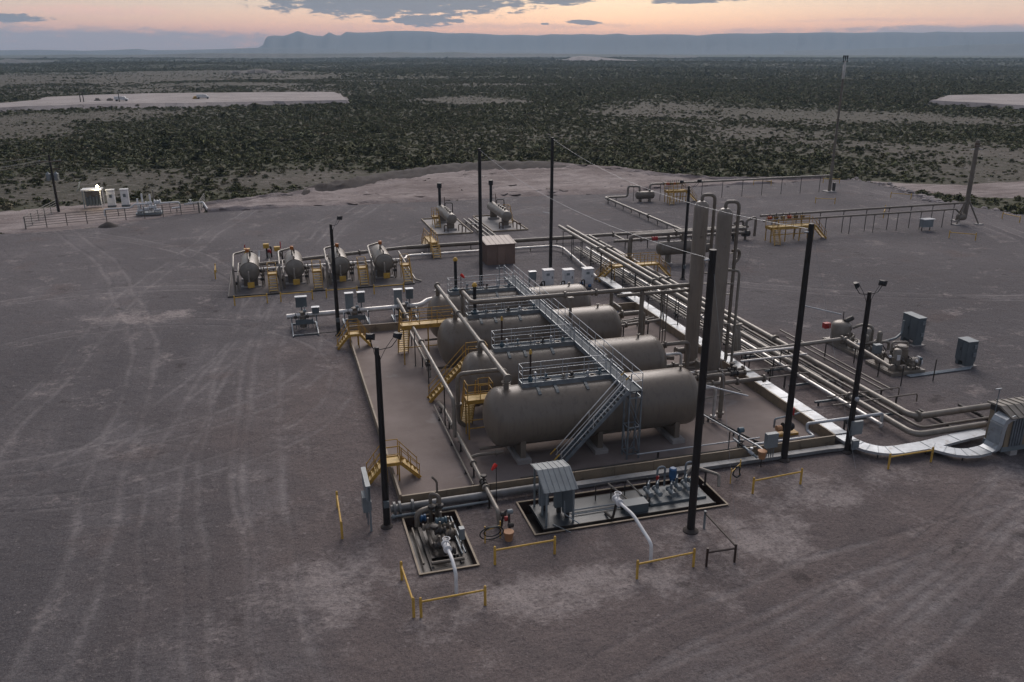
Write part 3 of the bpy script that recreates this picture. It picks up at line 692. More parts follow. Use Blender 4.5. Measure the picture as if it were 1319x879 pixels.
# ================================================================== CONTAINMENT
WL, WR, WB = 0.15, 26.9, 30.0
struct(MB().box(WL, WR, 0, WB, .0, .012).build('containment_floor', FLOORM, smooth=False))
def wall(label, p0, p1, h=.66, pw=2.42):
    p0 = Vector((*p0, 0)); p1 = Vector((*p1, 0)); d = p1 - p0; L = d.length; d.normalize(); n = max(1, round(L / pw)); w = L / n
    t = thing('containment_wall', label, 'wall', p0); rz = math.atan2(d.y, d.x)
    for i in range(n):
        q = p0 + d * (w * i)
        def mk(s):
            s.box(.012, w - .012, -.03, .03, 0, h); s.box(.012, w - .012, -.055, .055, h, h + .035); s.box(w - .05, w - .014, .03, .075, 0, h - .03)
        inst('panel', (round(w, 3), h), mk, DIKE, t, q + Vector((0, 0, random.uniform(-.012, .012))), rz + random.uniform(-.004, .004))
        inst('joint_strip', (h,), lambda s: s.box(-.014, .014, -.022, .022, 0, h - .02), RUST, t, q, rz)
    return t
wall('tan steel panel wall along the front of the tank containment', (WL, 0), (WR, 0))
wall('tan steel wall beside the galvanized cable tray', (WR + .04, 0.1), (WR + .04, WB))
wall('low tan wall on the left side of the containment', (WL - .04, WB), (WL - .04, 0.1))
wall('tan wall closing the rear of the containment', (WR, WB + .05), (WL, WB + .05))

# ================================================================== THE FOUR BIG VESSELS
VR, VZ = 1.8, 2.45
VV = [4.6, 11.0, 18.6, 25.2]
VU = [(5.85, 19.65), (5.95, 20.45), (5.85, 20.35), (6.3, 20.35)]
def head_prof(L, Rr, hd, n=9):
    pr = []
    for i in range(n): a = math.pi / 2 * i / (n - 1); pr.append((hd * (1 - math.cos(a)), Rr * math.sin(a)))
    return pr + [(L - t_, r_) for t_, r_ in reversed(pr)]
vlab = ['huge tan horizontal separator vessel nearest the viewer, galvanized stair in front of it', 'tan horizontal separator vessel, second from the front of the row of four',
        'tan horizontal separator vessel, third from the front of the row of four', 'tan horizontal separator vessel, hindmost of the row of four']
VESS = []
for i, v in enumerate(VV):
    u0, u1 = VU[i]; t = thing('separator_vessel', vlab[i], 'vessel', ((u0 + u1) / 2, v, 0), 'large horizontal vessels inside the containment'); VESS.append(t)
    sh = MB().lathe((u0, v, VZ), (1, 0, 0), head_prof(u1 - u0, VR, .95), 48).build('shell', TAN, t)
    b = MB()
    for s_ in (u0 + .97, u0 + 4.9, u0 + 8.8, u1 - .97): b.lathe((s_ - .02, v, VZ), (1, 0, 0), [(0, VR + .001), (.008, VR + .006), (.032, VR + .006), (.04, VR + .001)], 48)
    b.build('weld_seam', TAN, sh)
    for su in ((7.85, 12.7, 17.8) if i == 0 else (8.2, 13.2, 18.2)):
        sdl = MB(); sdl.box(su - .16, su + .16, v - 1.45, v + 1.45, .28, 1.35); sdl.build('saddle', TAN, t)
        MB().box(su - .42, su + .42, v - 1.75, v + 1.75, 0, .28).build('footing', CONC, t)
    # nozzles along the top
    for nu, nr, nh in ((7.2, .17, .42), (9.8, .12, .3), (11.2, .09, .34), (12.6, .14, .26), (18.5, .07, .24)):
        nb = MB(); nb.cyl((nu, v, VZ + VR - .08), (nu, v, VZ + VR + nh), nr, n=12); nb.cyl((nu, v, VZ + VR + nh - .07), (nu, v, VZ + VR + nh), nr * 1.7, n=14); nb.build('nozzle', TANP, t)
    # small valves and instruments seen between the rails
    for k_ in range(6):
        nu = 8.9 + k_ * .85 + random.uniform(-.2, .2); hh = random.uniform(.35, .75); yy = v + .05 + random.uniform(-.05, .2); ib = MB()
        ib.cyl((nu, yy, VZ + VR - .05), (nu, yy, VZ + VR + hh), .04, n=8); ib.lathe((nu, yy - .09, VZ + VR + hh), (0, 1, 0), [(0, .06), (.02, .1), (.16, .1), (.18, .06)], 12)
        ib.cyl((nu - .16, yy, VZ + VR + hh * .5), (nu + .16, yy, VZ + VR + hh * .5), .05, n=8); ib.build('instrument', (GALVB, TEAL, TANL, DARK)[k_ % 4], t)
    MB().tube([(9.2, v + .1, VZ + VR + .34), (13.2, v + .1, VZ + VR + .34)], .035, 6).build('instrument_line', GALV, t)
    # vent stack with yellow cap
    big = i >= 2; r_ = .13 if big else .06; vu = 8.75; z0 = VZ + VR - .05; z1 = (6.15, 6.25, 6.55, 6.95)[i]
    MB().cyl((vu, v + .2, z0 + .1), (vu, v + .2, z1), r_, n=10).build('vent_stack', BLACKM if big else BROWNR, t)
    MB().lathe((vu, v + .2, z1), (0, 0, 1), [(0, r_ * 1.05), (.02, r_ * 1.5), (.16, r_ * 1.5), (.3, r_ * .6)], 10).build('stack_cap', YEL2, t)
    MB().lathe((vu, v + .2, z0), (0, 0, 1), [(0, r_ * 1.6), (.12, r_ * 1.6), (.2, r_ * 2.1), (.45, r_ * 2.4), (.5, r_ * 1.3), (.6, r_ * 1.3)], 12).build('relief_valve', TEAL, t)
    # bracket straps carrying the side platform
    for bu in (9.0, 10.1, 12.0):
        bb = MB(); prev = None
        for a in range(4, 38, 7):
            p = Vector((bu, v - math.sin(R(a)) * (VR + .035), VZ + math.cos(R(a)) * (VR + .035)))
            if prev is not None: bb.bar(prev, p, .18, .07)
            prev = p
        bb.bar((bu, v - .22, 4.30), (bu, v - .22, VZ + VR - .02), .08, .08); bb.build('bracket', GREYDK, t)
    # stub on the front head and drain
    MB().tube([(u1 - .25, v + .9, VZ + .7), (u1 + .5, v + .9, VZ + .7)], .14, 10).build('head_nozzle', TANP, t)
    MB().tube([(u0 + 1.2, v, VZ - VR + .1), (u0 + 1.2, v, .5), (u0 - .3, v, .5)], .09, 8).build('drain_pipe', TANP, t)

# ================================================================== GALVANIZED CATWALK
t = thing('catwalk', 'galvanized steel catwalk with railings and stairs crossing all four big vessels', 'catwalk', (14.15, 2.2, 0))
DZ = 4.42; MU0, MU1 = 13.75, 14.55; MV0, MV1 = 1.72, 28.6
MB().box(MU0, MU1, MV0, MV1, DZ - .05, DZ).build('deck', DECKG, t)
for x in (MU0, MU1):
    MB().box(x - .03 + (.032 if x == MU1 else -.002), x + .03 + (.032 if x == MU1 else -.002), MV0, MV1, DZ - .24, DZ + .08).build('side_beam', GALV, t)
gv = [(MU1 + .03, MV1, DZ), (MU1 + .03, MV0, DZ), (MU0 + .1, MV0, DZ)]
railing(t, gv, GALVB, 1.07, 1.5, .024)
prev = MV1
for v in reversed(VV):
    railing(t, [(MU0 - .03, prev, DZ), (MU0 - .03, v + .5, DZ)], GALVB, 1.07, 1.5, .024); prev = v - .22
railing(t, [(MU0 - .03, prev, DZ), (MU0 - .03, 2.55, DZ)], GALVB, 1.07, 1.2, .024)
for i, v in enumerate(VV):
    sp = MB(); sp.box(8.15, MU0 - .06, v - .22, v + .5, DZ - .055, DZ - .005); sp = sp.build('side_platform', DECKG, t)
    fb = MB(); fb.box(8.1, MU0 - .06, v - .27, v - .223, DZ - .34, DZ + .10); fb.box(8.1, 8.147, v - .22, v + .5, DZ - .26, DZ + .10); fb.box(8.1, MU0 - .06, v + .503, v + .55, DZ - .2, DZ + .1); fb.build('toe_board', GALV, sp)
    railing(sp, [(MU0 - .1, v - .25, DZ), (8.13, v - .25, DZ), (8.13, v + .53, DZ), (MU0 - .1, v + .53, DZ)], GALVB, 1.07, 1.45, .021)
stair(t, (9.55, 1.75, 0), (MU0, 1.75, DZ), .75, (0, 1, 0), GALV, DECKG, 21, True, WRAP, .036)
for s_ in (0, 1):
    MB().cyl((9.3, 1.75 + .75 * s_, .64), (9.62, 1.75 + .75 * s_, .97), .04, n=6).build('hand_rail_grip', YEL2, t)
    MB().cyl((13.55, 1.75 + .75 * s_, 5.15), (13.78, 1.75 + .75 * s_, 5.38), .045, n=6).build('hand_rail_grip', YEL2, t)
# stair tower: four legs, girts and cross bracing
for x in (13.85, 14.6):
    for y in (1.78, 2.5): leg(t, x, y, DZ - .05, GALV, .085)
for (a, b_) in (((13.85, 1.78), (14.6, 1.78)), ((14.6, 1.78), (14.6, 2.5)), ((13.85, 2.5), (14.6, 2.5)), ((13.85, 1.78), (13.85, 2.5))):
    for z in (.35, 2.05, 3.95): MB().bar((*a, z), (*b_, z), .05, .08).build('girt', GALV, t)
    MB().bar((*a, .4), (*b_, 2.0), .035, .035).build('brace', GALV, t); MB().bar((*a, 3.9), (*b_, 2.1), .035, .035).build('brace', GALV, t)
# ladder down at the far end
for x in (13.35, 13.85): MB().cyl((x, MV1 + .15, 0), (x, MV1 + .15, DZ + 1.05), .03, n=6).build('ladder_rail', GALV, t)
for k_ in range(14): inst('rung', (), lambda s: s.cyl((0, 0, 0), (.5, 0, 0), .015, n=6), GALV, t, (13.35, MV1 + .15, .3 + k_ * .3))
for z in (2.4, 3.3, 4.2, 5.1): MB().tube([(13.3, MV1 + .15, z), (13.2, MV1 + .75, z), (14.0, MV1 + .75, z), (13.9, MV1 + .15, z)], .018, 6).build('cage_hoop', GALV, t)
for y in (8, 15, 22): leg(t, 14.15, y, DZ - .05, GALV, .1)

# ================================================================== YELLOW STAIRS AND PLATFORMS
def crossover(label, u0, u1, v0, v1, z, d0, d1, group='yellow crossover stairs'):
    """steps up, small deck, steps down; runs along x"""
    t = thing('crossover_stair', label, 'stairs', ((u0 + u1) / 2, (v0 + v1) / 2, 0), group)
    deck(t, d0, d1, v0, v1, z, YEL, GRATE, .14)
    for y in (v0 - .03, v1 + .03): railing(t, [(d0, y, z), (d1, y, z)], YEL, 1.05, .9, .028)
    stair(t, (u0, v0, 0), (d0 - .05, v0, z), v1 - v0, (0, 1, 0), YEL, GRATE); stair(t, (u1, v0, 0), (d1 + .05, v0, z), v1 - v0, (0, 1, 0), YEL, GRATE)
    for x in (d0 + .08, d1 - .08):
        for y in (v0 + .05, v1 - .05): leg(t, x, y, z - .06, YEL, .07)
    return t
crossover('small yellow crossover stair over the left containment wall, beside the near floodlight pole', -1.3, 1.65, 2.9, 3.75, 1.15, -.3, .55)
crossover('small yellow crossover stair at the rear left corner of the containment', -1.0, 1.75, 26.1, 26.95, 1.2, .0, .8)
t = thing('access_platform', 'long yellow platform with steep stair between the two rear vessels', 'platform', (5.6, 21.7, 0), 'yellow access platforms at the vessel heads')
deck(t, 3.6, 7.7, 21.2, 22.15, 3.15, YEL, GRATE, .26)
railing(t, [(3.6, 22.1, 3.15), (3.6, 21.2, 3.15), (7.7, 21.2, 3.15), (7.7, 22.15, 3.15), (4.5, 22.15, 3.15)], YEL, 1.07, 1.3, .03)
for x, y in ((3.7, 21.25), (7.6, 21.25), (7.6, 22.1), (5.6, 21.25)): leg(t, x, y, 3.1, YEL, .09)
for a, b_ in (((5.0, 21.23, 3.2), (4.2, 21.23, 4.1)), ((6.4, 21.23, 4.1), (7.3, 21.23, 3.2))): MB().bar(a, b_, .04, .04).build('brace', YEL, t)
MB().bar((3.7, 21.25, 1.4), (7.6, 21.25, 1.4), .05, .07).build('girt', YEL, t)
stair(t, (3.6, 24.0, 0), (3.6, 22.2, 3.15), .8, (1, 0, 0), YEL, GRATE, 14)
t = thing('access_stair', 'yellow stair climbing between the second and third vessel', 'stairs', (4.2, 13.6, 0), 'yellow access platforms at the vessel heads')
stair(t, (4.15, 13.35, 0), (6.85, 13.35, 2.8), .8, (0, 1, 0), YEL, GRATE, 13)
deck(t, 6.9, 8.3, 13.35, 14.15, 2.8, YEL, GRATE, .16); railing(t, [(6.95, 13.33, 2.8), (8.3, 13.33, 2.8), (8.3, 14.17, 2.8), (6.95, 14.17, 2.8)], YEL, 1.07, 1.2, .028)
for x in (7.0, 8.2):
    for y in (13.42, 14.08): leg(t, x, y, 2.75, YEL, .08)
t = thing('access_platform', 'small yellow platform with ladder stair behind the nearest vessel head', 'platform', (6.1, 7.4, 0), 'yellow access platforms at the vessel heads')
deck(t, 5.4, 7.0, 6.95, 7.9, 2.62, YEL, GRATE, .2)
railing(t, [(5.4, 7.85, 2.62), (5.4, 6.95, 2.62), (7.0, 6.95, 2.62)], YEL, 1.07, 1.0, .03); railing(t, [(6.3, 7.9, 2.62), (7.0, 7.9, 2.62), (7.0, 6.95, 2.62)], YEL, 1.07, 1.0, .03)
for x in (5.47, 6.95):
    for y in (7.0, 7.85): leg(t, x, y, 2.58, YEL, .08)
for z in (.75, 1.3): MB().bar((5.47, 7.0, z), (6.95, 7.0, z), .045, .06).build('girt', YEL, t)
stair(t, (5.42, 9.3, 0), (5.42, 7.95, 2.62), .75, (1, 0, 0), YEL, GRATE, 12)

# ================================================================== PIPING ROUND THE VESSELS
pipe('straight tan header pipe laid over the left ends of the four vessels', [(7.2, 4.15, 5.0), (7.2, 25.5, 5.0)], .15, TANL, flanges=(.004, .3, .62, .996), name='header_pipe')
for i, v in enumerate(VV): MB().cyl((7.2, v, VZ + VR + .3), (7.2, v, 4.98), .155, n=12).build('riser', TANP, VESS[i])
pipe('long pale pipe on stands left of the vessel heads, dropping at its near end', [(4.45, 29.2, 3.0), (4.45, 6.7, 3.0), (4.45, 6.5, .55)], .13, TANL, supports=5.5, flanges=(.2, .46), name='header_pipe')
pipe('low pale pipe ending in a valve below the long header', [(4.95, 28.0, 1.0), (4.95, 18.0, 1.0), (4.95, 17.4, .3)], .11, TANL, supports=3.5, flanges=(.94,), valves=((.9, DARK),))
pipe('brown pipe running to the front along the containment floor and over the front wall', [(4.6, 12.5, .35), (4.6, 10.6, .75), (4.6, .5, .85), (4.6, -3.2, .85), (4.6, -3.35, .1)], .12, TANL, supports=2.6, flanges=(.3, .62, .8), valves=((.77, DARK),))
pipe('thin pipe beside the brown pipe on the containment floor', [(4.25, 12.3, .3), (4.25, .8, .3)], .06, TANP, supports=3)
pipe('tan pipe arch rising behind the nearest vessel and bending down at the left', [(8.1, 7.7, 2.0), (8.1, 7.7, 4.2), (4.95, 7.7, 4.2), (4.95, 7.7, 1.0), (5.4, 7.9, .6)], .14, TANP, flanges=(.12, .8), bend=.45)
pipe('short pipe elbow from the head of the nearest vessel to the floor line', [(6.6, 3.1, .9), (5.0, 3.1, .9), (4.62, 3.1, .8)], .1, TANP, flanges=(.2,), bend=.3)
pipe('high tan pipe spanning above the vessels from the catwalk to the left column', [(7.7, 18.3, 6.4), (7.7, 15.2, 6.45), (24.5, 15.2, 6.45)], .155, TANP, flanges=(.005, .5, .62), n=14, name='overhead_pipe')
pipe('thin riser joining the third vessel to the high overhead pipe', [(7.75, 18.45, 4.2), (7.75, 18.45, 6.35)], .09, TANP)
pipe('slim pipe hung just under the high overhead pipe', [(18.6, 15.2, 6.05), (24.5, 15.2, 6.05)], .12, TANP)
st = thing('pipe_stand', 'cluster of three thin pipe posts carrying the high overhead pipe', 'pipe stand', (22.4, 15.2, 0))
for x, y in ((22.15, 15.05), (22.45, 15.2), (22.75, 15.35)): MB().cyl((x, y, .01), (x, y, 6.2), .05, n=8).build('post', TANP, st)
for z in (3.0, 5.9): MB().bar((22.1, 15.03, z), (22.8, 15.37, z), .06, .06).build('girt', TANP, st)
st = thing('pipe_stand', 'square post on the catwalk line holding up the overhead pipe', 'pipe stand', (15.0, 15.2, 0)); leg(st, 15.0, 15.2, 6.22, TANP, .16); MB().box(14.8, 15.2, 15.0, 15.4, 6.2, 6.235).build('cap_plate', TANP, st)
pipe('drop leg pipe from the overhead pipe behind the second vessel', [(20.6, 15.2, 6.3), (20.6, 15.2, 1.2), (23.5, 15.2, .7)], .17, TANP, flanges=(.5,))
for i, v in enumerate(VV):
    w = ('nearest', 'second', 'third', 'hindmost')[i]; x0 = VU[i][1] + .45
    pipe('tan outlet pipe arching down from the right head of the %s vessel' % w, [(x0, v + .9, VZ + .7), (x0 + 2.0, v + .9, VZ + .72), (x0 + 2.0, v + .9, .1)], .15 if i != 2 else .2, TANP, flanges=(.03, .93), bend=.35)
    if i in (0, 1): pipe('pale outlet pipe beside the tan one at the right head of the %s vessel' % w, [(x0 - .3, v + .45, VZ + .1), (x0 + 1.25, v + .45, VZ + .1), (x0 + 1.25, v + .45, .1)], .11, WRAP, flanges=(.9,), bend=.3)
pipe('dark header pipe low between the right heads and the columns', [(21.3, 13.0, 1.0), (24.2, 13.0, 1.0), (24.6, 13.6, 1.0)], .16, TANP, flanges=(.3,))
pipe('pale insulated floor pipe right of the second vessel', [(21.2, 12.2, .6), (24.2, 12.2, .6)], .14, WRAP)
# pumps and valves crowded behind the hindmost vessel
for k_, (x, y) in enumerate(((21.4, 26.6), (22.6, 27.2), (23.8, 27.8))):
    t = thing('pump', 'dark pump with motor behind the hindmost vessel, %s of three' % ('leftmost', 'middle one', 'rightmost')[k_], 'pump', (x, y, 0), 'pumps at the rear of the containment')
    MB().box(x - .45, x + .45, y - .9, y + .9, .012, .2).build('base', CONC, t)
    MB().lathe((x, y - .7, .62), (0, 1, 0), [(0, .1), (.03, .26), (.7, .26), (.73, .14), (.9, .14), (.92, .3), (1.15, .3), (1.17, .12)], 14).build('motor', (TEAL, DARK, BLUE)[k_], t)
    MB().tube([(x, y + .35, .7), (x, y + .35, 1.5), (x, y - 1.6, 1.5), (x, y - 1.6, .1)], .1, 8).build('discharge_pipe', TANP, t)
for k_, yy in enumerate((22.4, 23.6, 24.6)): pipe('brown floor pipe at the rear right of the containment, %s' % ('nearest of three', 'middle of three', 'farthest of three')[k_], [(21.3, yy, 1.1 - .2 * k_), (26.2, yy + .8, 1.1 - .2 * k_)], .13 - .02 * k_, TANP, supports=2.4, flanges=(.3, .7))
MB_ = MB(); MB_.box(22.3, 23.9, 20.9, 21.5, .02, .16); tag(MB_.build('drip_tray', WHITE), 'pale metal drip tray on the floor right of the third vessel', 'tray')
# along the inside of the front wall
for k_, (y, z, r_, m_) in enumerate(((.55, .30, .09, DARK), (.85, .26, .075, DARK), (1.35, .5, .045, GALVB))):
    pipe(('dark pipe close inside the front wall', 'second dark pipe inside the front wall', 'thin bright pipe on stands inside the front wall')[k_], [((5.2, 7.0, 14.3)[k_], y, z), (24.5 - k_, y, z)], r_, m_, supports=2.6)
pipe('bright sloping conduit from the right column down to the front wall', [(20.5, 7.0, .5), (21.3, -.4, .9), (21.3, -.9, .9)], .06, GALVB, supports=2.5)
pipe('dark floor pipe right of the nearest vessel', [(20.9, 6.5, .35), (22.0, 1.9, .35), (22.4, .9, .3)], .07, DARK, supports=2)
pipe('pale square loop of pipe on the floor by the columns', [(22.2, 8.2, .3), (25.6, 8.6, .3), (25.2, 10.6, .3)], .05, TANL)
pipe('silver pipe leaving the containment over the right wall by the cable tray', [(21.6, .5, .55), (25.75, .5, .55), (25.75, 1.25, .6), (25.75, 1.3, 1.05), (31.3, 1.3, 1.05), (31.3, 1.3, .1)], .1, GALVB, bend=.15, supports=3)
t = thing('pump', 'small black pump with yellow guard in the front right corner of the containment', 'pump', (24.9, 2.2, 0))
MB().box(24.1, 25.7, 1.95, 2.45, .012, .16).build('base', YEL, t)
MB().lathe((24.2, 2.2, .5), (1, 0, 0), [(0, .08), (.03, .2), (.35, .2), (.38, .1)], 12).build('coupling_guard', ORANGE, t)
MB().lathe((24.65, 2.2, .55), (1, 0, 0), [(0, .1), (.03, .3), (.6, .3), (.65, .2), (.75, .2), (.78, .05)], 14).build('motor', BLACKM, t)
MB().tube([(24.3, 2.6, .4), (24.3, 2.6, 1.0), (25.6, 2.6, 1.1), (26.2, 2.8, 1.1)], .06, 8).build('discharge_pipe', GALV, t)
MB().cyl((25.6, 2.6, 1.1), (25.6, 2.6, 1.6), .08, n=8).build('relief_valve', RED, t)

# ================================================================== TALL COLUMNS
for i, (x, y) in enumerate(((24.9, 15.1), (25.05, 12.0))):
    t = thing('column_vessel', ('left', 'right')[i] + ' tall tan column vessel with a gooseneck pipe at the top', 'column', (x, y, 0), 'pair of tall column vessels')
    h = 12.75; r_ = .53
    MB().lathe((x, y, .35), (0, 0, 1), [(0, r_), (h - .85, r_), (h - .70, r_ * .97), (h - .55, r_ * .86), (h - .43, r_ * .66), (h - .36, r_ * .38), (h - .34, .05)], 28).build('shell', TANC, t)
    MB().lathe((x, y, .012), (0, 0, 1), [(0, .85), (.08, .85), (.082, .58), (.36, .56)], 24).build('skirt', TANC, t)
    MB().tube([(x, y, h - .1), (x, y, h + .42), (x + .95, y - .15, h + .42), (x + .95, y - .15, (.9, 1.5)[i])], .125, 12, .42).build('gooseneck_pipe', TANP, t)
    for z in (3.5, 6.5, 9.5): MB().box(x + .5, x + .95, y - .2, y - .1, z, z + .06).build('pipe_clip', TANP, t)
    MB().cyl((x - .12, y - r_ + .02, 10.2), (x - .12, y - r_ - .06, 10.2), .09, n=12).build('nameplate_boss', TANL, t)
    for z in (1.6, 4.4, 7.4):
        nb = MB(); nb.cyl((x + .45, y - .3, z), (x + .75, y - .55, z), .06, n=8); nb.cyl((x + .73, y - .53, z), (x + .78, y - .57, z), .11, n=10); nb.build('nozzle', TANL, t)
    MB().cyl((x - .45, y + .2, 1.2), (x - 1.1, y + .2, 1.2), .25, n=14).build('manway', TANP, t); MB().cyl((x - 1.1, y + .2, 1.2), (x - 1.2, y + .2, 1.2), .34, n=16).build('manway_cover', TANP, t)
pipe('tall slim pipe climbing beside the right column', [(25.6, 12.0, 8.3), (26.35, 11.6, 8.3), (26.35, 11.6, .6)], .1, TANL, bend=.3)
pipe('short bent pipe on the flank of the right column', [(26.0, 12.2, 9.6), (26.7, 12.4, 9.6), (26.7, 12.4, 9.0), (26.1, 12.1, 8.7)], .12, TANP, bend=.3)
for k_, yy in enumerate((8.6, 9.7, 10.7)):
    pipe('horizontal tan pipe at the foot of the columns reaching over the right wall, %s' % ('nearest', 'middle one', 'farthest')[k_], [(21.8, yy, (1.15, 1.3, 1.1)[k_]), ((27.3, 26.4, 26.9)[k_], yy, (1.15, 1.3, 1.1)[k_])], (.16, .13, .15)[k_], TANP, flanges=(.25, .6, .985), valves=((.8, DARK),) if k_ else ())
ORDS = 'first second third fourth fifth sixth seventh eighth ninth tenth eleventh twelfth thirteenth fourteenth fifteenth sixteenth seventeenth'.split()
ordn = lambda k_: ORDS[k_]
# ================================================================== PIPE RACK AND CABLE TRAY RIGHT OF THE CONTAINMENT
for k_, x in enumerate((28.0, 28.85)):
    pipe(('left', 'right')[k_] + ' of the two fat raised pipes running back along the rack', [(x, 55.2 - .5 * k_, 3.0), (x, 14.2 + k_, 3.0), (x + .1, 13.9 + k_, .9)], .19, TANL, group='raised rack pipes', flanges=(.3, .62, .95), n=12, bend=.4)
for k_, y in enumerate([17, 20, 23, 26, 29, 32, 35, 38, 41, 44, 47, 50, 53]):
    t = thing('pipe_stand', ordn(k_) + ' slender stand from the near end under the raised rack pipes', 'pipe stand', (28.4, y, 0), 'stands under the raised rack pipes')
    for x in (27.75, 29.05): leg(t, x, y, 2.76, DARK, .06)
    MB().box(27.6, 29.2, y - .05, y + .05, 2.76, 2.81).build('beam', DARK, t)
    MB().box(27.75, 29.05, y - .03, y + .03, 1.1, 1.15).build('girt', DARK, t)
gp = [(29.75, .12, .55, TANP, 15, 54), (30.25, .07, .5, TANL, 12, 54), (30.55, .07, .5, DARK, 12, 53), (30.9, .13, .55, WRAP, .75, 53.5), (31.8, .2, .6, TANL, 1.2, 52), (33.05, .09, .5, TANP, 2, 50), (33.6, .22, .62, TANL, 3, 53), (35.3, .06, .35, TANP, 6, 18), (36.0, .07, .3, TANP, 6, 20)]
gl = ['tan ground pipe closest to the cable tray in the rack', 'thin pale ground pipe in the rack', 'thin dark ground pipe in the rack', 'bright jacketed pipe running down the middle of the rack', 'fat tan ground pipe turning right toward the equipment building', 'medium tan ground pipe between the two fat ones', 'fattest outer tan ground pipe on the open side of the rack', 'thin pipe on the gravel between rack and pump skids', 'outermost thin pipe before the pump skids']
for (x, r_, z, m_, y0, y1), lb in zip(gp, gl):
    P = [(x, y1, z), (x, y0, z)]
    if x == 31.8: P = [(x, y1, z), (x, -1.15, z), (37.2, -1.05, z)]
    if x == 33.05: P = [(x, y1, z), (x, -.2, z), (38.6, -.12, z)]
    if x == 33.6: P = [(x, y1, z), (x, 1.1, z), (47, 1.25, z)]
    pipe(lb, P, r_, m_, flanges=(.25, .55, .8) if r_ > .1 else (), n=10, bend=.75 if r_ > .15 else .5)
for k_, (x, r_, z, y0, y1, m_) in enumerate(((29.3, .045, .5, 15, 54, DARK), (29.5, .045, .5, 15, 54, TANP), (31.25, .05, .45, 4, 53, DARK), (31.45, .04, .45, 4, 53, TANP), (32.35, .06, .5, 9, 52, TANP), (32.65, .045, .5, 7, 52, DARK), (34.15, .05, .45, 5, 50, TANP))):
    pipe('slim %s instrument pipe in the rack bed, %s counted from the cable tray' % ('dark' if m_ is DARK else 'tan', ordn(k_)), [(x, y1, z), (x, y0, z), (x, y0 - .1, .05)], r_, m_, valves=((.97, DARK),) if k_ % 2 else (), n=7)
for k_, y in enumerate((2.5, 5.6, 8.7, 11.8, 14.9, 18, 21, 24, 27, 30, 33, 36, 39, 42, 45, 48, 51)):
    t = thing('pipe_sleeper', ordn(k_) + ' dark sleeper from the near end under the rack ground pipes', 'sleeper', (31.6, y, 0), 'sleepers under the rack pipes')
    bb = MB(); bb.box(29.4, 34.2, y - .06, y + .06, .22, .36); bb.build('beam', GREYDK, t)
    for x in (29.7, 31.6, 33.9): leg(t, x, y, .22, DARK, .1)
for k_, x in enumerate((35.4, 38.6, 41.8)):
    t = thing('pipe_sleeper', 'dark sleeper under the pipes entering the equipment building, %s' % ('left one', 'middle one', 'right one')[k_], 'sleeper', (x, .4, 0), 'sleepers by the building')
    MB().box(x - .08, x + .08, -1.6, 2.6, .2, .34).build('beam', DARK, t)
    for y in (-1.3, 2.3): leg(t, x, y, .2, DARK, .1)
for k_, (y, z, x0, x1, r_, m_) in enumerate(((12.7, 1.55, 26.9, 37.4, .17, TANL), (12.15, 1.75, 26.3, 32.4, .1, WRAP), (11.4, 1.45, 27, 32.6, .07, WRAP), (10.2, 1.1, 26.5, 31.2, .06, TANP), (9.0, .95, 27.2, 31.4, .05, TANP), (4.0, .7, 29.6, 36.5, .05, TANP), (5.2, .75, 30, 36.0, .045, TANP))):
    pipe(('thick tan crossing pipe from the columns to the pump skids', 'silver crossing pipe above the rack', 'thinner silver crossing pipe above the rack', 'slim tan crossing pipe with a bent end', 'slimmest tan crossing pipe by the tray', 'thin hooped pipe crossing the near end of the rack', 'thin pipe crossing near the floodlight pole')[k_],
         [(x0, y, z), (x1, y + .15, z), (x1 + .02, y + .15, .1)] if k_ > 2 else [(x0, y, z), (x1, y + .7 * (k_ == 0), z)], r_, m_, supports=2.8, flanges=(.97,) if k_ < 2 else (), bend=.2)
pipe('tan suction pipe running toward the viewer from the crossing pipe past the pump skids', [(37.4, 13.4, 1.5), (37.3, 7.7, 1.15)], .16, TANL, flanges=(.02, .98), supports=2.8, n=12)
# cable tray with lid plates
t = thing('cable_tray', 'wide bright galvanized cable tray along the right wall, curving toward the equipment building', 'cable tray', (27.6, 0, 0))
def tray_seg(par, pts, w, z, hgt_=.16, name='lid', lm=None):
    """flat covered tray along centre points, one lid per stretch"""
    P = [Vector((x, y, 0)) for x, y in pts]; L = []
    for i, p in enumerate(P):
        d = (P[min(i + 1, len(P) - 1)] - P[max(i - 1, 0)]).normalized(); nn = Vector((-d.y, d.x, 0)); L.append((p + nn * w / 2, p - nn * w / 2))
    for i in range(len(P) - 1):
        b = MB(); (a0, a1), (b0, b1) = L[i], L[i + 1]; e = (P[i + 1] - P[i]).normalized() * .006
        q = [a0 + e, a1 + e, b1 - e, b0 - e]; b.add([(v_.x, v_.y, z - .03) for v_ in q] + [(v_.x, v_.y, z + random.uniform(0, .008)) for v_ in q], [(3, 2, 1, 0), (4, 5, 6, 7), (0, 1, 5, 4), (1, 2, 6, 5), (2, 3, 7, 6), (3, 0, 4, 7)])
        b.build(name, lm or DUCT, par, False)
        if w > .7: MB().bar((*L[i + 1][0].xy, z + .012), (*L[i + 1][1].xy, z + .012), .05, .02).build('joint_clamp', GALV, par, False)
    for s_ in (0, 1):
        b = MB()
        for i in range(len(P) - 1):
            a, c_ = L[i][s_], L[i + 1][s_]; b.add([(a.x, a.y, z - hgt_), (c_.x, c_.y, z - hgt_), (c_.x, c_.y, z - .034), (a.x, a.y, z - .034)], [(0, 1, 2, 3)])
        b.build('side_rail', lm or GALVB, par, False)
tray_seg(t, [(27.62, 40 - 2.4 * i) for i in range(16)] + [(27.62, 2.6), (27.62, .4)], .98, .55)
tray_seg(t, [(27.62, .4), (27.64, -.5), (27.78, -1.1), (28.05, -1.6), (28.45, -2.0), (28.95, -2.25), (29.6, -2.35), (31.6, -2.3)], .98, .5)
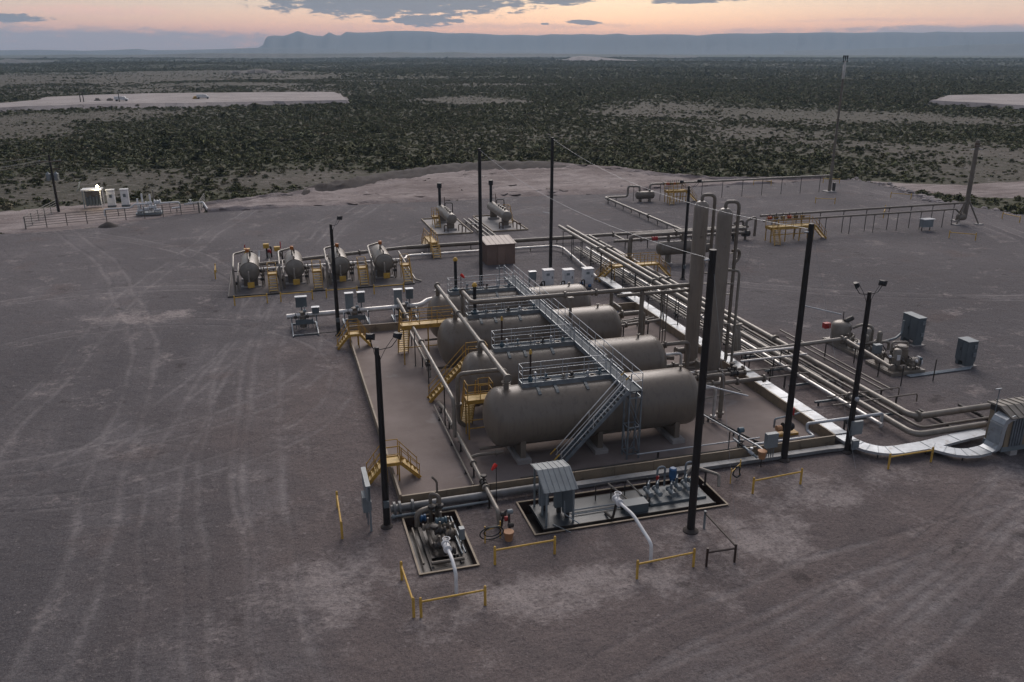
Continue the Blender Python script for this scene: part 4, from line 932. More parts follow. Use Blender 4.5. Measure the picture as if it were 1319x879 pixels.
tray_seg(t, [(31.6, -2.3), (34.0, -1.95), (36.6, -1.6)], .95, .5)
tray_seg(t, [(31.6, -2.3), (31.95, -2.6), (32.3, -3.1), (32.65, -3.5), (33.1, -3.75), (33.7, -3.85), (34.6, -3.75)], .95, .5)
for y in range(1, 40, 3): leg(t, 27.2, y, .39, DARK, .06); leg(t, 28.04, y + .02, .39, DARK, .06)
for x, y in ((28.4, -2.1), (30, -2.4), (31.5, -2.5), (33, -3.8), (34, -2), (35.5, -1.8)): leg(t, x, y, .34, DARK, .06)
t = thing('cable_tray', 'grey covered wireway lying on the gravel along the outside of the front wall', 'cable tray', (18, -.6, 0))
tray_seg(t, [(8.8 + 2.45 * i, -.62 - .0 * i) for i in range(8)] + [(27.3, -.75)], .46, .3, .2, 'lid', mat('dull_wireway', (.21, .215, .22), .55, .3, (.15, .155, .16), .8, dirt=(.11, .10, .095)))
for x in range(9, 27, 3): leg(t, x, -.62, .1, DARK, .12)
pipe('grey insulated pipe along the outside of the front wall with a flanged end', [(-.55, -.72, .42), (9.0, -.62, .42)], .2, mat('grey_jacket', (.20, .20, .20), .5, .2, (.14, .135, .13), 1.4), flanges=(.02, .05, .12, .98), supports=2.5, n=14)
pipe('thin grey conduit below the insulated front pipe', [(-.6, -1.15, .2), (5, -1.0, .2)], .07, GREYBOX, flanges=(.02,), supports=2)

# ================================================================== EQUIPMENT BUILDING AT THE RIGHT EDGE
t = thing('equipment_building', 'tan skid building with ribbed metal roof at the right edge', 'building', (41, -2.4, 0))
BX0, BX1, BY0, BY1 = 35.6, 47.5, -4.05, -2.65
MB().box(BX0, BX1, BY0, BY1, .62, 2.55).build('wall', DIKE, t, False)
sk = MB()
for y in (BY0, BY1 - .2): sk.box(BX0 - .1, BX1 + .1, y, y + .2, .3, .617)
sk.build('skid_beam', GREYBOX, t, False)
for x in (36.2, 40, 44): MB().box(x, x + .5, BY0 - .05, BY1 + .05, 0, .298).build('footing', CONC, t, False)
for s_ in (0, 1):
    rf = MB(); y0, y1 = ((BY0 - .3, -3.4), (-3.4, BY1 + .2))[s_]; z0, z1 = ((2.56, 2.98), (2.98, 2.9))[s_]
    rf.add([(BX0 - .15, y0, z0), (BX1, y0, z0), (BX1, y1, z1), (BX0 - .15, y1, z1), (BX0 - .15, y0, z0 + .06), (BX1, y0, z0 + .06), (BX1, y1, z1 + .06), (BX0 - .15, y1, z1 + .06)], [(3, 2, 1, 0), (4, 5, 6, 7), (0, 1, 5, 4), (1, 2, 6, 5), (2, 3, 7, 6), (3, 0, 4, 7)])
    ro = rf.build('roof', TANL, t, False)
    for i in range(24): inst('rib', s_, lambda s: s.bar((0, y0, z0 + .085), (0, y1, z1 + .085), .07, .05), TANL, ro, (BX0 - .1 + i * .5, 0, 0), smooth=False)
gb = MB(); gb.add([(BX0 - .02, BY0, 2.552), (BX0 - .02, BY1, 2.552), (BX0 - .02, BY1, 2.9), (BX0 - .02, -3.4, 2.97)], [(0, 3, 2, 1)]); gb.build('gable', DARK, t, False)
for i in range(5): MB().box(BX0 + .35 + i * .2, BX0 + .47 + i * .2, BY0 - .09, BY0 - .003, .64, 2.5).build('conduit', GALV, t, False)
MB().box(BX0 + 1.75, BX0 + 4.2, BY0 - .55, BY0 - .003, .85, 1.75).build('wall_unit', WHITE, t, False)
MB().cyl((BX0 - .2, -3.2, 2.4), (BX0 - .2, -3.2, 4.1), .03, n=6).build('mast', GALV, t); MB().box(BX0 - .5, BX0 - .08, -3.24, -3.16, 4.06, 4.12).build('mast_lamp', GALVB, t)
t = thing('cable_duct', 'curved galvanized duct bringing cables up into the equipment building', 'duct', (35.2, -3.75, 0))
prof = [(34.62, .5), (34.9, .62), (35.02, .9), (35.04, 1.35), (35.06, 1.8), (35.12, 2.2), (35.28, 2.5), (35.55, 2.68), (35.9, 2.72)]
cmy, hw = -3.75, .47
for i in range(len(prof) - 1):
    (x0, z0), (x1, z1) = prof[i], prof[i + 1]; b = MB()
    b.add([(x0, cmy - hw, z0), (x0, cmy + hw, z0), (x1 - .004, cmy + hw, z1 - .004), (x1 - .004, cmy - hw, z1 - .004)], [(0, 3, 2, 1)])
    b.build('cover_plate', DUCT, t, False)
for y in (cmy - hw - .003, cmy + hw + .003):
    b = MB(); n = len(prof); inner = [(x + .30 * (.4 if z > 2.4 else 1), z - .30 * (1 if z > 2.4 else .1)) for x, z in prof]
    b.add([(x, y, z) for x, z in prof] + [(x, y, z) for x, z in inner], [(i, i + 1, n + i + 1, n + i) for i in range(n - 1)]); b.build('side_plate', GALVB, t, False)
MB().box(35.08, 35.1, cmy - hw - .02, cmy + hw + .02, 2.06, 2.14).build('bolt_strip', GALVB, t, False)

# ================================================================== PUMP SKIDS AND CABINETS ON THE RIGHT
def skid(label, x0, x1, y0, y1):
    t = thing('pump_skid', label, 'pump skid', ((x0 + x1) / 2, (y0 + y1) / 2, 0), 'tan pump skids')
    b = MB()
    for y in (y0, y1 - .12): b.box(x0, x1, y, y + .12, 0, .28)
    for x in (x0 - .002, x1 - .12, (x0 + x1) / 2): b.box(x, x + .12, y0 + .121, y1 - .121, .02, .26)
    b.build('frame', TANL, t, False); MB().box(x0 + .1, x1 - .1, y0 + .13, y1 - .13, .262, .29).build('deck_plate', TANP, t, False); return t
t = skid('tan pump skid with a fat upright drum and a red-doored box', 38.3, 40.9, 12.6, 17.3)
MB().lathe((39.1, 16.1, .29), (0, 0, 1), [(0, .78), (1.45, .78), (1.6, .7), (1.75, .4), (1.78, .15)], 24).build('drum', TANL, t)
MB().cyl((39.3, 16.3, 2.0), (39.3, 16.3, 2.75), .04, n=6).build('vent', DARK, t); MB().cyl((39.2, 15.9, 2.05), (39.9, 15.9, 2.3), .2, n=12).build('top_valve', DARK, t)
MB().box(38.2, 38.75, 17.0, 17.4, 1.15, 1.6).build('control_box', RED, t, False)
MB().tube([(39.6, 15.4, 1.6), (40.2, 15.0, 2.0), (40.6, 14.2, 2.0), (40.6, 14.2, .5)], .12, 10).build('suction_pipe', TANL, t)
for x, y, r_, h in ((40.1, 14.2, .33, 1.5), (39.5, 13.6, .28, 1.2), (40.5, 13.2, .2, 1.5)): MB().lathe((x, y, .29), (0, 0, 1), [(0, r_), (h, r_), (h + .1, r_ * .8), (h + .16, r_ * .3)], 16).build('canister', TANL, t)
for x, y in ((38.8, 14.3), (38.9, 13.2), (40.3, 16.6), (39.8, 12.9)):
    MB().lathe((x, y - .3, .62), (0, 1, 0), [(0, .1), (.03, .24), (.4, .24), (.44, .13), (.55, .13)], 12).build('pump_head', TANP, t); MB().tube([(x, y, .7), (x, y, 1.25), (x + .4, y + .3, 1.25)], .06, 8).build('small_pipe', TANL, t)
MB().tube([(38.4, 13.5, .95), (41.5, 13.2, 1.0), (41.5, 13.2, .3)], .12, 10).build('discharge_pipe', TANL, t)
t = skid('smaller tan pump skid with an upright filter and a blue-grey box', 38.2, 41.2, 8.7, 11.7)
MB().lathe((39.3, 9.7, .29), (0, 0, 1), [(0, .3), (1.35, .3), (1.48, .22), (1.52, .1)], 16).build('filter', TANL, t); MB().box(39.05, 39.3, 9.33, 9.395, 1.0, 1.4).build('label_plate', WHITE, t, False)
MB().box(38.4, 39.0, 11.0, 11.4, 1.0, 1.7).build('control_box', GREYBOX, t, False); leg(t, 38.7, 11.2, .998, DARK, .07, .29)
MB().tube([(39.5, 10.6, .5), (39.5, 10.6, 2.0), (40.7, 10.3, 2.0), (40.7, 10.3, 1.4)], .08, 8).build('riser_pipe', TANL, t)
MB().lathe((40.1, 9.3, .75), (1, 0, 0), [(0, .12), (.04, .34), (.7, .34), (.74, .2), (.95, .2)], 16).build('motor', TANL, t)
MB().box(39.9, 40.6, 10.0, 10.6, .29, 1.5).build('gear_case', TANP, t, False); MB().cyl((40.25, 10.3, 1.5), (40.25, 10.3, 1.75), .4, n=18).build('fan_cowl', TANL, t)
MB().lathe((40.95, 9.3, .75), (1, 0, 0), [(0, .4), (.05, .42), (.1, .4)], 18).build('flywheel', WHITE, t)
MB().lathe((39.0, 9.0, .55), (1, 0, 0), [(0, .1), (.03, .2), (.5, .2), (.55, .1)], 12).build('pump_head', TANP, t)
rs = random.Random(21)
def clutter(t, x0, x1, y0, y1, n):
    for i in range(n):
        x = rs.uniform(x0, x1); y = rs.uniform(y0, y1); h = rs.uniform(.5, 1.5); k_ = i % 4
        if k_ == 0: MB().lathe((x, y, .29), (0, 0, 1), [(0, .1), (h * .5, .1), (h * .5 + .02, .2), (h * .5 + .1, .2), (h * .5 + .12, .12), (h, .12), (h + .05, .05)], 10).build('small_valve', TANL, t)
        elif k_ == 1: MB().tube([(x, y, .3), (x, y, h), (x + rs.uniform(-.6, .6), y + rs.uniform(-.6, .6), h), (x + .4, y - .4, .35)], .045, 7).build('small_pipe', (TANL, TANP, DARK)[i % 3], t)
        elif k_ == 2: MB().lathe((x, y, .35 + h * .4), (rs.choice((0, 1)), 1, 0), [(0, .06), (.04, .15), (.3, .15), (.34, .08), (.45, .08), (.47, .14), (.5, .14)], 10).build('small_valve', (TANP, DARK, TANL)[i % 3], t)
        else: MB().cyl((x, y, .29), (x, y, h), .03, n=6).build('instrument_post', DARK, t); MB().lathe((x - .08, y, h), (1, 0, 0), [(0, .05), (.03, .11), (.13, .11), (.16, .05)], 10).build('gauge', (WHITE, TEAL, TANL)[i % 3], t)
clutter(bpy.data.objects['pump_skid'], 38.5, 40.7, 12.8, 17.0, 26); clutter(bpy.data.objects['pump_skid.001'], 38.4, 41.0, 8.9, 11.5, 24)
for k_, (x0, x1, y0, y1, h, lb) in enumerate(((44.75, 45.5, 13.95, 15.75, 2.35, 'tall slate grey electrical cabinet behind the pump skids'), (45.0, 45.9, 8.85, 9.95, 2.0, 'smaller slate grey electrical cabinet nearest the right edge'))):
    t = thing('electrical_cabinet', lb, 'cabinet', ((x0 + x1) / 2, y0, 0), 'grey cabinets by the pump skids')
    MB().box(x0, x1, y0, y1, .38, h).build('cabinet', GREYDK, t, False); MB().box(x0 - .04, x1 + .04, y0 - .04, y1 + .04, h + .002, h + .06).build('top', GREYBOX, t, False)
    for yy in (y0 + .05, y1 - .35): MB().box(x0 + .05, x1 - .05, yy, yy + .3, 0, .378).build('leg', GREYDK, t, False); 
    MB().box(x0 - .2, x1 + .2, y0 - .1, y0 + .45, 0, .06).build('footing', CONC, t, False)
    for z in (.8, h - .55): MB().box(x1 - .35, x1 - .06, y0 - .08, y0 - .003, z, z + .32).build('vent_hood', GREYBOX, t, False)
    ym = (y0 + y1) / 2
    for ya, yb in ((y0 + .06, ym - .015), (ym + .015, y1 - .06)): MB().box(x0 - .03, x0 - .003, ya, yb, .5, h - .1).build('door', GREYDK, t, False)
    MB().box(x0 - .06, x0 - .032, ym + .05, ym + .1, 1.2, 1.45).build('handle', BLACKM, t, False)
pipe('grey conduit rising to the tall slate cabinet', [(41.8, 14.4, .5), (43.6, 14.9, .5), (44.4, 15.2, .8), (44.4, 15.2, 1.9)], .1, GREYBOX, bend=.3)
for k_ in range(3): pipe('flat grey conduit on the gravel to the smaller cabinet, %s of three' % ('nearest', 'middle', 'farthest')[k_], [(39.4, 8.2 + .16 * k_, .06), (45.0 + .1 * k_, 8.35 + .16 * k_, .06), (45.6, 8.8, .06)], .055, GALV)
t = thing('gantry_post', 'two slim posts standing on the gravel before the pump skids', 'posts', (39.6, 7.3, 0)); leg(t, 37.6, 7.0, 1.6, DARK, .06); leg(t, 40.6, 7.2, 1.7, DARK, .06)

# ================================================================== FRONT: PITS, SKIDS, SHELTER
def pit(label, q, depth, wm_):
    x0, x1, y0, y1 = q; t = thing('sump_pit', label, 'pit', ((x0 + x1) / 2, (y0 + y1) / 2, 0))
    MB().box(x0 + .02, x1 - .02, y0 + .02, y1 - .02, -depth - .05, -depth).build('floor', PITDK, t, False)
    b = MB()
    for a in ((x0 - .03, x0 + .02, y0 - .03, y1 + .03), (x1 - .02, x1 + .03, y0 - .03, y1 + .03), (x0 + .021, x1 - .021, y0 - .03, y0 + .02), (x0 + .021, x1 - .021, y1 - .02, y1 + .03)): b.box(*a, -depth, .06)
    b.build('liner', wm_, t, False); b = MB()
    for a in ((x0 - .07, x0 + .03, y0 - .07, y1 + .07), (x1 - .03, x1 + .07, y0 - .07, y1 + .07), (x0 + .031, x1 - .031, y0 - .07, y0 + .03), (x0 + .031, x1 - .031, y1 - .03, y1 + .07)): b.box(*a, .062, .1)
    b.build('kerb', DIKE, t, False); return t
pit('sunken tan-kerbed pit with oily floor holding the manifold', PIT1, .45, PITW)
pit('long sunken pit round the grey skid deck', PIT2, .7, PITW)
t = thing('manifold_skid', 'cluster of brown manifold pipes and pumps in the small sunken pit', 'manifold', (1.4, -3.6, -.45))
Z = -.45; b = MB()
for x in (.65, 2.15): b.box(x, x + .16, -5.9, -1.8, Z, Z + .2)
for y in (-5.8, -2.1): b.box(.812, 2.148, y, y + .16, Z, Z + .2)
b.build('frame', DARK, t, False)
MB().box(.82, 2.14, -4.8, -2.2, Z + .2, Z + .23).build('deck_plate', PITDK, t, False)
for pts, r_ in (([(.55, -2.4, .2), (.55, -2.4, 1.0), (1.7, -2.0, 1.0), (1.7, -2.0, -.2)], .14), ([(1.35, -1.9, Z), (1.35, -1.9, 1.7), (1.75, -2.3, 1.7), (1.75, -2.3, Z)], .1), ([(1.75, -1.7, Z), (1.75, -1.7, 2.2), (1.5, -1.7, 2.5)], .06),
               ([(.7, -5.4, -.1), (2.3, -5.4, -.1)], .09), ([(1.0, -4.2, .1), (1.0, -2.6, .1), (1.6, -2.6, .4)], .11), ([(1.6, -4.4, .3), (1.6, -2.2, .3)], .12), ([(2.3, -5.0, -.1), (2.3, -1.6, -.1)], .05), ([(2.45, -5.0, -.05), (2.45, -1.6, -.05)], .05), ([(.35, -5.2, -.2), (.35, -1.9, -.2)], .06)):
    MB().tube(pts, r_, 10).build('manifold_pipe', TANP if r_ > .055 else GALV, t)
for x, y, z, m_ in ((1.0, -3.0, .45, TANP), (2.05, -2.9, .3, TANP), (2.0, -3.7, .35, TANP), (1.5, -3.6, .5, DARK), (.75, -2.2, .5, BLUE), (1.65, -3.1, .75, TEAL), (1.3, -4.4, .2, DARK), (1.7, -4.9, .1, DARK)):
    MB().lathe((x - .3, y, z), (1, 0, 0), [(0, .1), (.02, .19), (.1, .19), (.14, .13), (.3, .21), (.46, .13), (.5, .19), (.58, .19), (.6, .1)], 12).build('valve', m_, t)
    MB().cyl((x, y, z + .15), (x, y, z + .5), .05, n=8).build('valve_stem', TANP, t)
for x, y in ((1.35, -2.3), (1.75, -2.3), (1.1, -4.2)): MB().lathe((x, y, 1.0), (0, 0, 1), [(0, .12), (.05, .2), (.2, .2), (.25, .1)], 12).build('actuator', DARK, t)
MB().lathe((2.15, -3.4, -.2), (0, 1, 0), [(0, .1), (.04, .27), (.75, .27), (.8, .12)], 14).build('motor', TANP, t)
MB().box(2.3, 2.55, -4.5, -4.2, .35, .95).build('junction_box', GREYBOX, t, False); leg(t, 2.42, -4.35, .35, DARK, .06, -.45)
for k_, (x, y, lb) in enumerate(((1.3, -7.6, 'white bent riser pipe with valve in front of the small manifold pit'), (10.5, -6.6, 'white bent riser pipe reaching into the skid deck pit'))):
    if k_ == 0: pts = [(1.32, -8.1, .0), (1.32, -8.1, 1.05), (1.3, -7.3, 1.35), (1.28, -6.5, 1.3)]
    else: pts = [(10.75, -8.25, .0), (10.75, -8.25, .95), (10.55, -6.5, 1.55), (10.4, -5.1, 1.5)]
    t = pipe(lb, pts, .085, WHITE, name='riser_pipe', bend=.3)
    e = Vector(pts[-1]); MB().lathe(e + Vector((0, -.1, 0)), (0, 1, .0), [(0, .1), (.02, .2), (.1, .2), (.12, .13), (.3, .18), (.48, .13), (.5, .2), (.58, .2)], 12).build('valve', WHITE, t)
    MB().cyl(e + Vector((0, .2, .1)), e + Vector((0, .2, .42)), .035, n=8).build('valve_stem', WHITE, t)
    bb = MB(); bb.tube([e + Vector((math.cos(a) * .17, .2 + math.sin(a) * .17, .42)) for a in [2 * math.pi * i / 14 for i in range(15)]], .022, 6, .01); bb.cyl(e + Vector((-.16, .2, .42)), e + Vector((.16, .2, .42)), .015, n=6); bb.build('handwheel', WHITE, t)
# deck skid
t = thing('deck_skid', 'long grey skid deck carrying meters and valves inside the front pit', 'skid', (11.5, -3, 0))
MB().box(6.75, 16.4, -4.15, -1.75, -.16, .02).build('deck', SKID, t, False)
bb = MB()
for y in (-4.2, -1.745): bb.box(6.7, 16.45, y, y + .045, -.4, .03)
bb.build('edge_beam', DARK, t, False)
for x in (7.2, 11.5, 16):
    for y in (-4.0, -1.9): leg(t, x, y, -.17, DARK, .14, -.7)
MB().tube([(8.5, -3.0, .12), (11.3, -3.0, .12)], .035, 6).build('tubing', GALV, t); MB().tube([(8.5, -3.35, .1), (11.3, -3.35, .1)], .035, 6).build('tubing', GALV, t)
MB().box(11.3, 12.6, -4.0, -3.3, .022, .5).build('valve_box', GREYDK, t, False)
MB().box(12.9, 16.2, -3.6, -2.0, .022, .14).build('meter_base', GREYDK, t, False)
for x in (13.1, 13.6, 14.3, 14.9, 15.4, 15.9):
    y = -2.8 + random.uniform(-.3, .3); MB().lathe((x, y - .5, .45), (0, 1, 0), [(0, .15), (.06, .15), (.08, .09), (.4, .16), (.7, .09), (.72, .15), (.8, .15)], 12).build('valve', GREYBOX, t); MB().cyl((x, y - .1, .5), (x, y - .1, .95), .04, n=8).build('valve_stem', GALV, t)
    MB().tube([(x, y, .4), (x, y, .85), (x + .3, y + .4, .85), (x + .3, y + .4, .2)], .04, 8).build('small_pipe', GALV, t)
for x0, h in ((13.9, 1.5), (15.6, 1.55)): MB().tube([(x0, -2.2, .1), (x0, -2.2, h), (x0 + .45, -2.2, h), (x0 + .45, -2.2, .3)], .06, 8, .22).build('hoop_pipe', GALV, t)
MB().lathe((14.75, -2.35, .6), (0, 0, 1), [(0, .1), (.05, .15), (.2, .15), (.25, .21), (.75, .21), (.82, .15)], 14).build('actuator', BLUE, t); MB().cyl((13.9, -2.25, .75), (13.9, -2.25, 1.0), .09, n=8).build('regulator', RED, t)
for x0 in (10.3, 11.2, 12.0, 13.3): leg(t, x0, -2.2, .95, DARK, .05, .02)
MB().tube([(10.3, -2.2, .95), (13.3, -2.2, .95)], .03, 6).build('instrument_rail', DARK, t); MB().tube([(11.0, -2.2, .95), (11.7, -3.3, .45)], .05, 8).build('small_pipe', TANL, t); MB().tube([(12.1, -2.2, .95), (12.6, -3.0, .45)], .05, 8).build('small_pipe', TANL, t)
MB().tube([(10.3, -3.6, .1), (10.3, -4.6, .3), (10.4, -4.75, 1.2)], .07, 8).build('hose_stub', DARK, t)
MB().tube([(11.2, -3.6, .2), (12.9, -3.4, .25), (13.1, -2.8, .4)], .1, 8).build('small_pipe', DARK, t)
pipe('brown pipe leaning out over the right end of the skid pit', [(15.6, -1.9, .35), (16.4, -1.6, .9), (17.3, -2.9, .9), (17.1, -3.3, .4)], .09, TANL, supports=1, bend=.15)
# roofed panel shelter standing on the deck
t = thing('panel_shelter', 'ribbed metal canopy on posts sheltering control panels on the skid deck', 'shelter', (7.6, -3, .02))
for x, y, h in ((6.95, -1.85, 2.42), (8.4, -1.85, 2.42), (6.95, -3.9, 1.95), (8.4, -3.9, 1.95), (7.05, -2.9, 2.4), (8.35, -2.9, 2.4)): leg(t, x, y, h, GREYBOX, .09, .02)
rib = []
for (y0, z0, y1, z1) in ((-1.7, 2.44, -2.75, 2.6), (-2.75, 2.6, -4.05, 1.95)):
    rf = MB(); rf.add([(6.75, y0, z0), (8.6, y0, z0), (8.6, y1, z1), (6.75, y1, z1), (6.75, y0, z0 + .03), (8.6, y0, z0 + .03), (8.6, y1, z1 + .03), (6.75, y1, z1 + .03)], [(0, 1, 2, 3), (7, 6, 5, 4), (4, 5, 1, 0), (5, 6, 2, 1), (6, 7, 3, 2), (7, 4, 0, 3)])
    ro = rf.build('roof', SHROOF, t, False)
    for i in range(7): MB().bar((6.8 + i * .29, y0, z0 + .04), (6.8 + i * .29, y1, z1 + .04), .04, .03).build('rib', SHROOF, ro, False)
for x, y, m_ in ((7.05, -2.3, GREYBOX), (7.75, -2.7, GREYBOX), (8.0, -3.3, GREYDK)): MB().box(x, x + .5, y - .2, y + .05, .35, 1.9).build('control_panel', m_, t, False); leg(t, x + .25, y - .08, .35, DARK, .2, .02)
MB().tube([(7.9, -3.9, 1.3), (7.9, -4.0, .6), (8.6, -4.3, .1)], .03, 6).build('conduit', GALV, t)
MB().bar((7.3, -3.9, .05), (7.9, -5.0, .12), .04, .04).build('drain_tube', GALV, t)
# bent dark rail right of the deck pit
t = thing('pipe_rail', 'dark brown bent pipe rail in front of the right tall pole', 'rail', (14.3, -8, 0))
for x, y in ((14.62, -6.3), (14.56, -9.4), (13.1, -9.35)): MB().cyl((x, y, 0), (x, y, 1.0), .06, n=8).build('post', BROWNR if y < -7 else GREYBOX, t)
MB().cyl((14.62, -6.3, .88), (14.56, -9.4, .88), .05, n=8).build('rail', BROWNR, t); MB().cyl((14.5, -9.4, .76), (13.16, -9.35, .76), .05, n=8).build('rail', BROWNR, t)
# hose stand, buckets, small stand pipes, windsocks, panels
t = thing('hose_stand', 'yellow post stand with a coiled dark hose left of the orange bucket', 'hose stand', (4.0, -4.6, 0))
for x in (3.55, 4.4): MB().cyl((x, -4.55 + (x - 3.55) * .3, 0), (x, -4.55 + (x - 3.55) * .3, .95), .035, n=8).build('post', YEL2, t)
MB().cyl((3.55, -4.55, .7), (4.4, -4.3, .7), .03, n=6).build('crossbar', YEL2, t)
for rr, dz in ((.42, .0), (.6, -.12)):
    MB().tube([(3.9 + math.cos(a) * rr, -4.62 - math.sin(a) * rr * .25 - dz * .8, .62 + math.sin(a) * rr * .75 + dz) for a in [2 * math.pi * i / 26 for i in range(27)]], .03, 6, .02).build('hose_coil', RUBBER, t)
def bucket(label, x, y, z=0.0):
    t = thing('bucket', label, 'bucket', (x, y, z)); MB().lathe((x, y, z), (0, 0, 1), [(0, .19), (.42, .25), (.44, .27), (.47, .27)], 18).build('pail', ORANGE, t)
    MB().lathe((x, y, z + .471), (0, 0, 1), [(0, .265), (.02, .265), (.03, .2)], 18).build('lid', ORANGE, t); return t
bucket('orange bucket on the gravel beside the coiled hose', 4.75, -4.6)
t = bucket('orange bucket held on a thin post by the right tall pole', 21.05, -1.2, .55); MB().cyl((21.05, -1.2, 0), (21.05, -1.2, .55), .035, n=6).build('post', DARK, t)
t = thing('valve_stand', 'dark valve cluster on a stand above the orange bucket and hose', 'valve', (4.85, -3.7, 0))
MB().tube([(4.7, -3.4, .05), (4.75, -3.6, .9), (5.0, -3.7, 1.2), (5.0, -3.9, .05)], .06, 8).build('pipe_run', DARK, t)
for x, y, z, m_ in ((4.75, -3.6, .9, DARK), (5.05, -3.8, 1.1, GREYBOX), (4.95, -3.6, .6, RED), (5.0, -4.1, .5, DARK)): MB().lathe((x - .15, y, z), (1, 0, 0), [(0, .08), (.04, .13), (.26, .13), (.3, .08)], 10).build('valve', m_, t)
def windsock(label, x, y, z0, z1, a):
    t = thing('windsock', label, 'windsock', (x, y, z0)); MB().cyl((x, y, z0), (x, y, z1), .022, n=6).build('mast', DARK, t)
    d = Vector((math.cos(a), math.sin(a), -.9)); MB().lathe((x, y, z1 - .02), d, [(0, .10), (.12, .12), (.28, .09), (.4, .05)], 12).build('sock', WSOCK, t)
windsock('drooping red windsock by the front wall near the manifold', 5.1, -.95, 0, 2.35, R(200)); windsock('small red windsock above the rear vessel platforms', 8.3, 21.4, 0, 6.9, R(-35))
t = thing('distribution_panel', 'grey outdoor electrical panel rack beside the near left floodlight pole', 'panel', (-1.7, -.9, 0))
for y in (.1, -1.9): leg(t, -1.72, y, 2.5, GREYBOX, .1)
MB().box(-1.86, -1.66, -1.95, .15, 1.75, 2.55).build('cabinet', GREYBOX, t, False); MB().box(-1.88, -1.64, -1.97, .17, 2.552, 2.59).build('cap', GREYBOX, t, False)
MB().box(-2.02, -1.72, -1.5, -.7, .85, 1.7).build('breaker_box', GREYBOX, t, False); MB().box(-1.64, -1.6, -1.6, -.5, 1.0, 1.5).build('breaker_box', GREYBOX, t, False)
for y in (-1.3, -1.0, -.5): MB().cyl((-1.78, y, 0), (-1.78, y, .9), .03, n=6).build('conduit', GALV, t)
t = thing('junction_box', 'pale grey junction box on conduits behind the orange bucket post', 'junction box', (21.9, -.75, 0))
MB().box(21.5, 22.25, -.9, -.6, .95, 1.85).build('box', GREYBOX, t, False)
for x in (21.65, 21.8, 21.95, 22.1): MB().cyl((x, -.75, 0), (x, -.75, .95), .03, n=6).build('conduit', GALV, t)
t = thing('hose_stand', 'yellow post stand with a dark hose near the right tall pole', 'hose stand', (18.9, -2.3, 0))
for x, y in ((18.3, -2.5), (19.35, -1.7)): MB().cyl((x, y, 0), (x, y, .95), .035, n=8).build('post', YEL2, t)
MB().cyl((18.3, -2.5, .7), (19.35, -1.7, .7), .03, n=6).build('crossbar', YEL2, t); MB().tube([(18.9 + .14 * math.cos(a) * (1 + .5 * (i % 3)), -2.15, .45 + .35 * math.sin(a)) for i, a in enumerate([i * .7 for i in range(22)])], .04, 6, .03).build('hose_coil', RUBBER, t)
t = thing('valve_stand', 'small grey instrument stand inside the front wall near the right tall pole', 'valve', (20.6, .6, 0))
MB().cyl((20.6, .6, .012), (20.6, .6, 1.7), .035, n=8).build('post', GREYBOX, t); MB().cyl((20.1, .9, .012), (20.1, .9, 1.45), .035, n=8).build('post', DARK, t); MB().lathe((20.45, .6, 1.6), (1, 0, 0), [(0, .1), (.03, .17), (.35, .17), (.38, .1)], 12).build('transmitter', TEAL, t)
pipe('short valve run crossing the front wall beside the grey junction box', [(20.6, 1.2, .75), (20.6, -.5, .75), (20.9, -1.0, .5)], .07, GALV, valves=((.4, DARK), (.8, GALVB)))

# ================================================================== GUARD RAILS
def guard(label, a, b_, h=.95):
    a = Vector((*a, 0)); b_ = Vector((*b_, 0)); t = thing('guard_rail', label, 'guard rail', a, 'yellow pipe guard rails')
    for p in (a, b_): inst('post', h, lambda s: s.lathe((0, 0, 0), (0, 0, 1), [(0, .062), (h, .062), (h + .04, .045), (h + .055, .01)], 12), YEL2, t, p)
    MB().cyl(a + Vector((0, 0, h * .82)), b_ + Vector((0, 0, h * .82)), .048, n=10).build('rail', YEL2, t); return t
guard('yellow guard rail just left of the grey panel rack', (-3.16, .9), (-3.2, -2.2)); guard('yellow guard rail on the left of the small manifold pit', (-.88, -6.45), (-.8, -9.25))
guard('yellow guard rail in front of the manifold pit and its white riser', (-.5, -9.35), (2.35, -9.3)); guard('yellow guard rail in front of the orange bucket', (3.55, -6.45), (6.55, -6.4))
guard('yellow guard rail before the white riser of the deck pit', (9.55, -9.35), (12.5, -9.2)); guard('yellow guard rail in front of the right tall pole', (18.9, -3.85), (22.05, -3.65)); guard('yellow guard rail under the curving cable tray', (28.02, -3.5), (31.05, -3.45))
for k_, u in enumerate((-9.37, -5.1, -.75, 3.93)): guard('yellow guard rail in front of the heater vessels, %s from the left' % ('first', 'second', 'third', 'fourth')[k_], (u, 41.6 + .12 * k_), (u + 3.0, 41.65 + .12 * k_))
guard('yellow guard rail end-on left of the heater vessels', (-11.6, 52.5), (-11.7, 55.5))
for lb, pa, pb in (('yellow guard rail beside the leaning flare stack base', (1222, 307), (1256, 310)), ('yellow guard rail at the foot of the tall flare', (1050, 262), (1075, 263)), ('yellow guard rail near the rubble row at the pad edge', (1147, 255), (1173, 257)), ('yellow guard rail nearest the right edge at the back of the pad', (1290.5, 282), (1313, 287)), ('yellow guard rail behind the tall flare', (1060, 236), (1081, 236.5)), ('yellow guard rail behind the long flare pipe', (970.5, 238.5), (993, 239.5)), ('yellow guard rail between the flare pipes', (1137.5, 281), (1139.5, 273))): guard(lb, gnd(*pa), gnd(*pb))

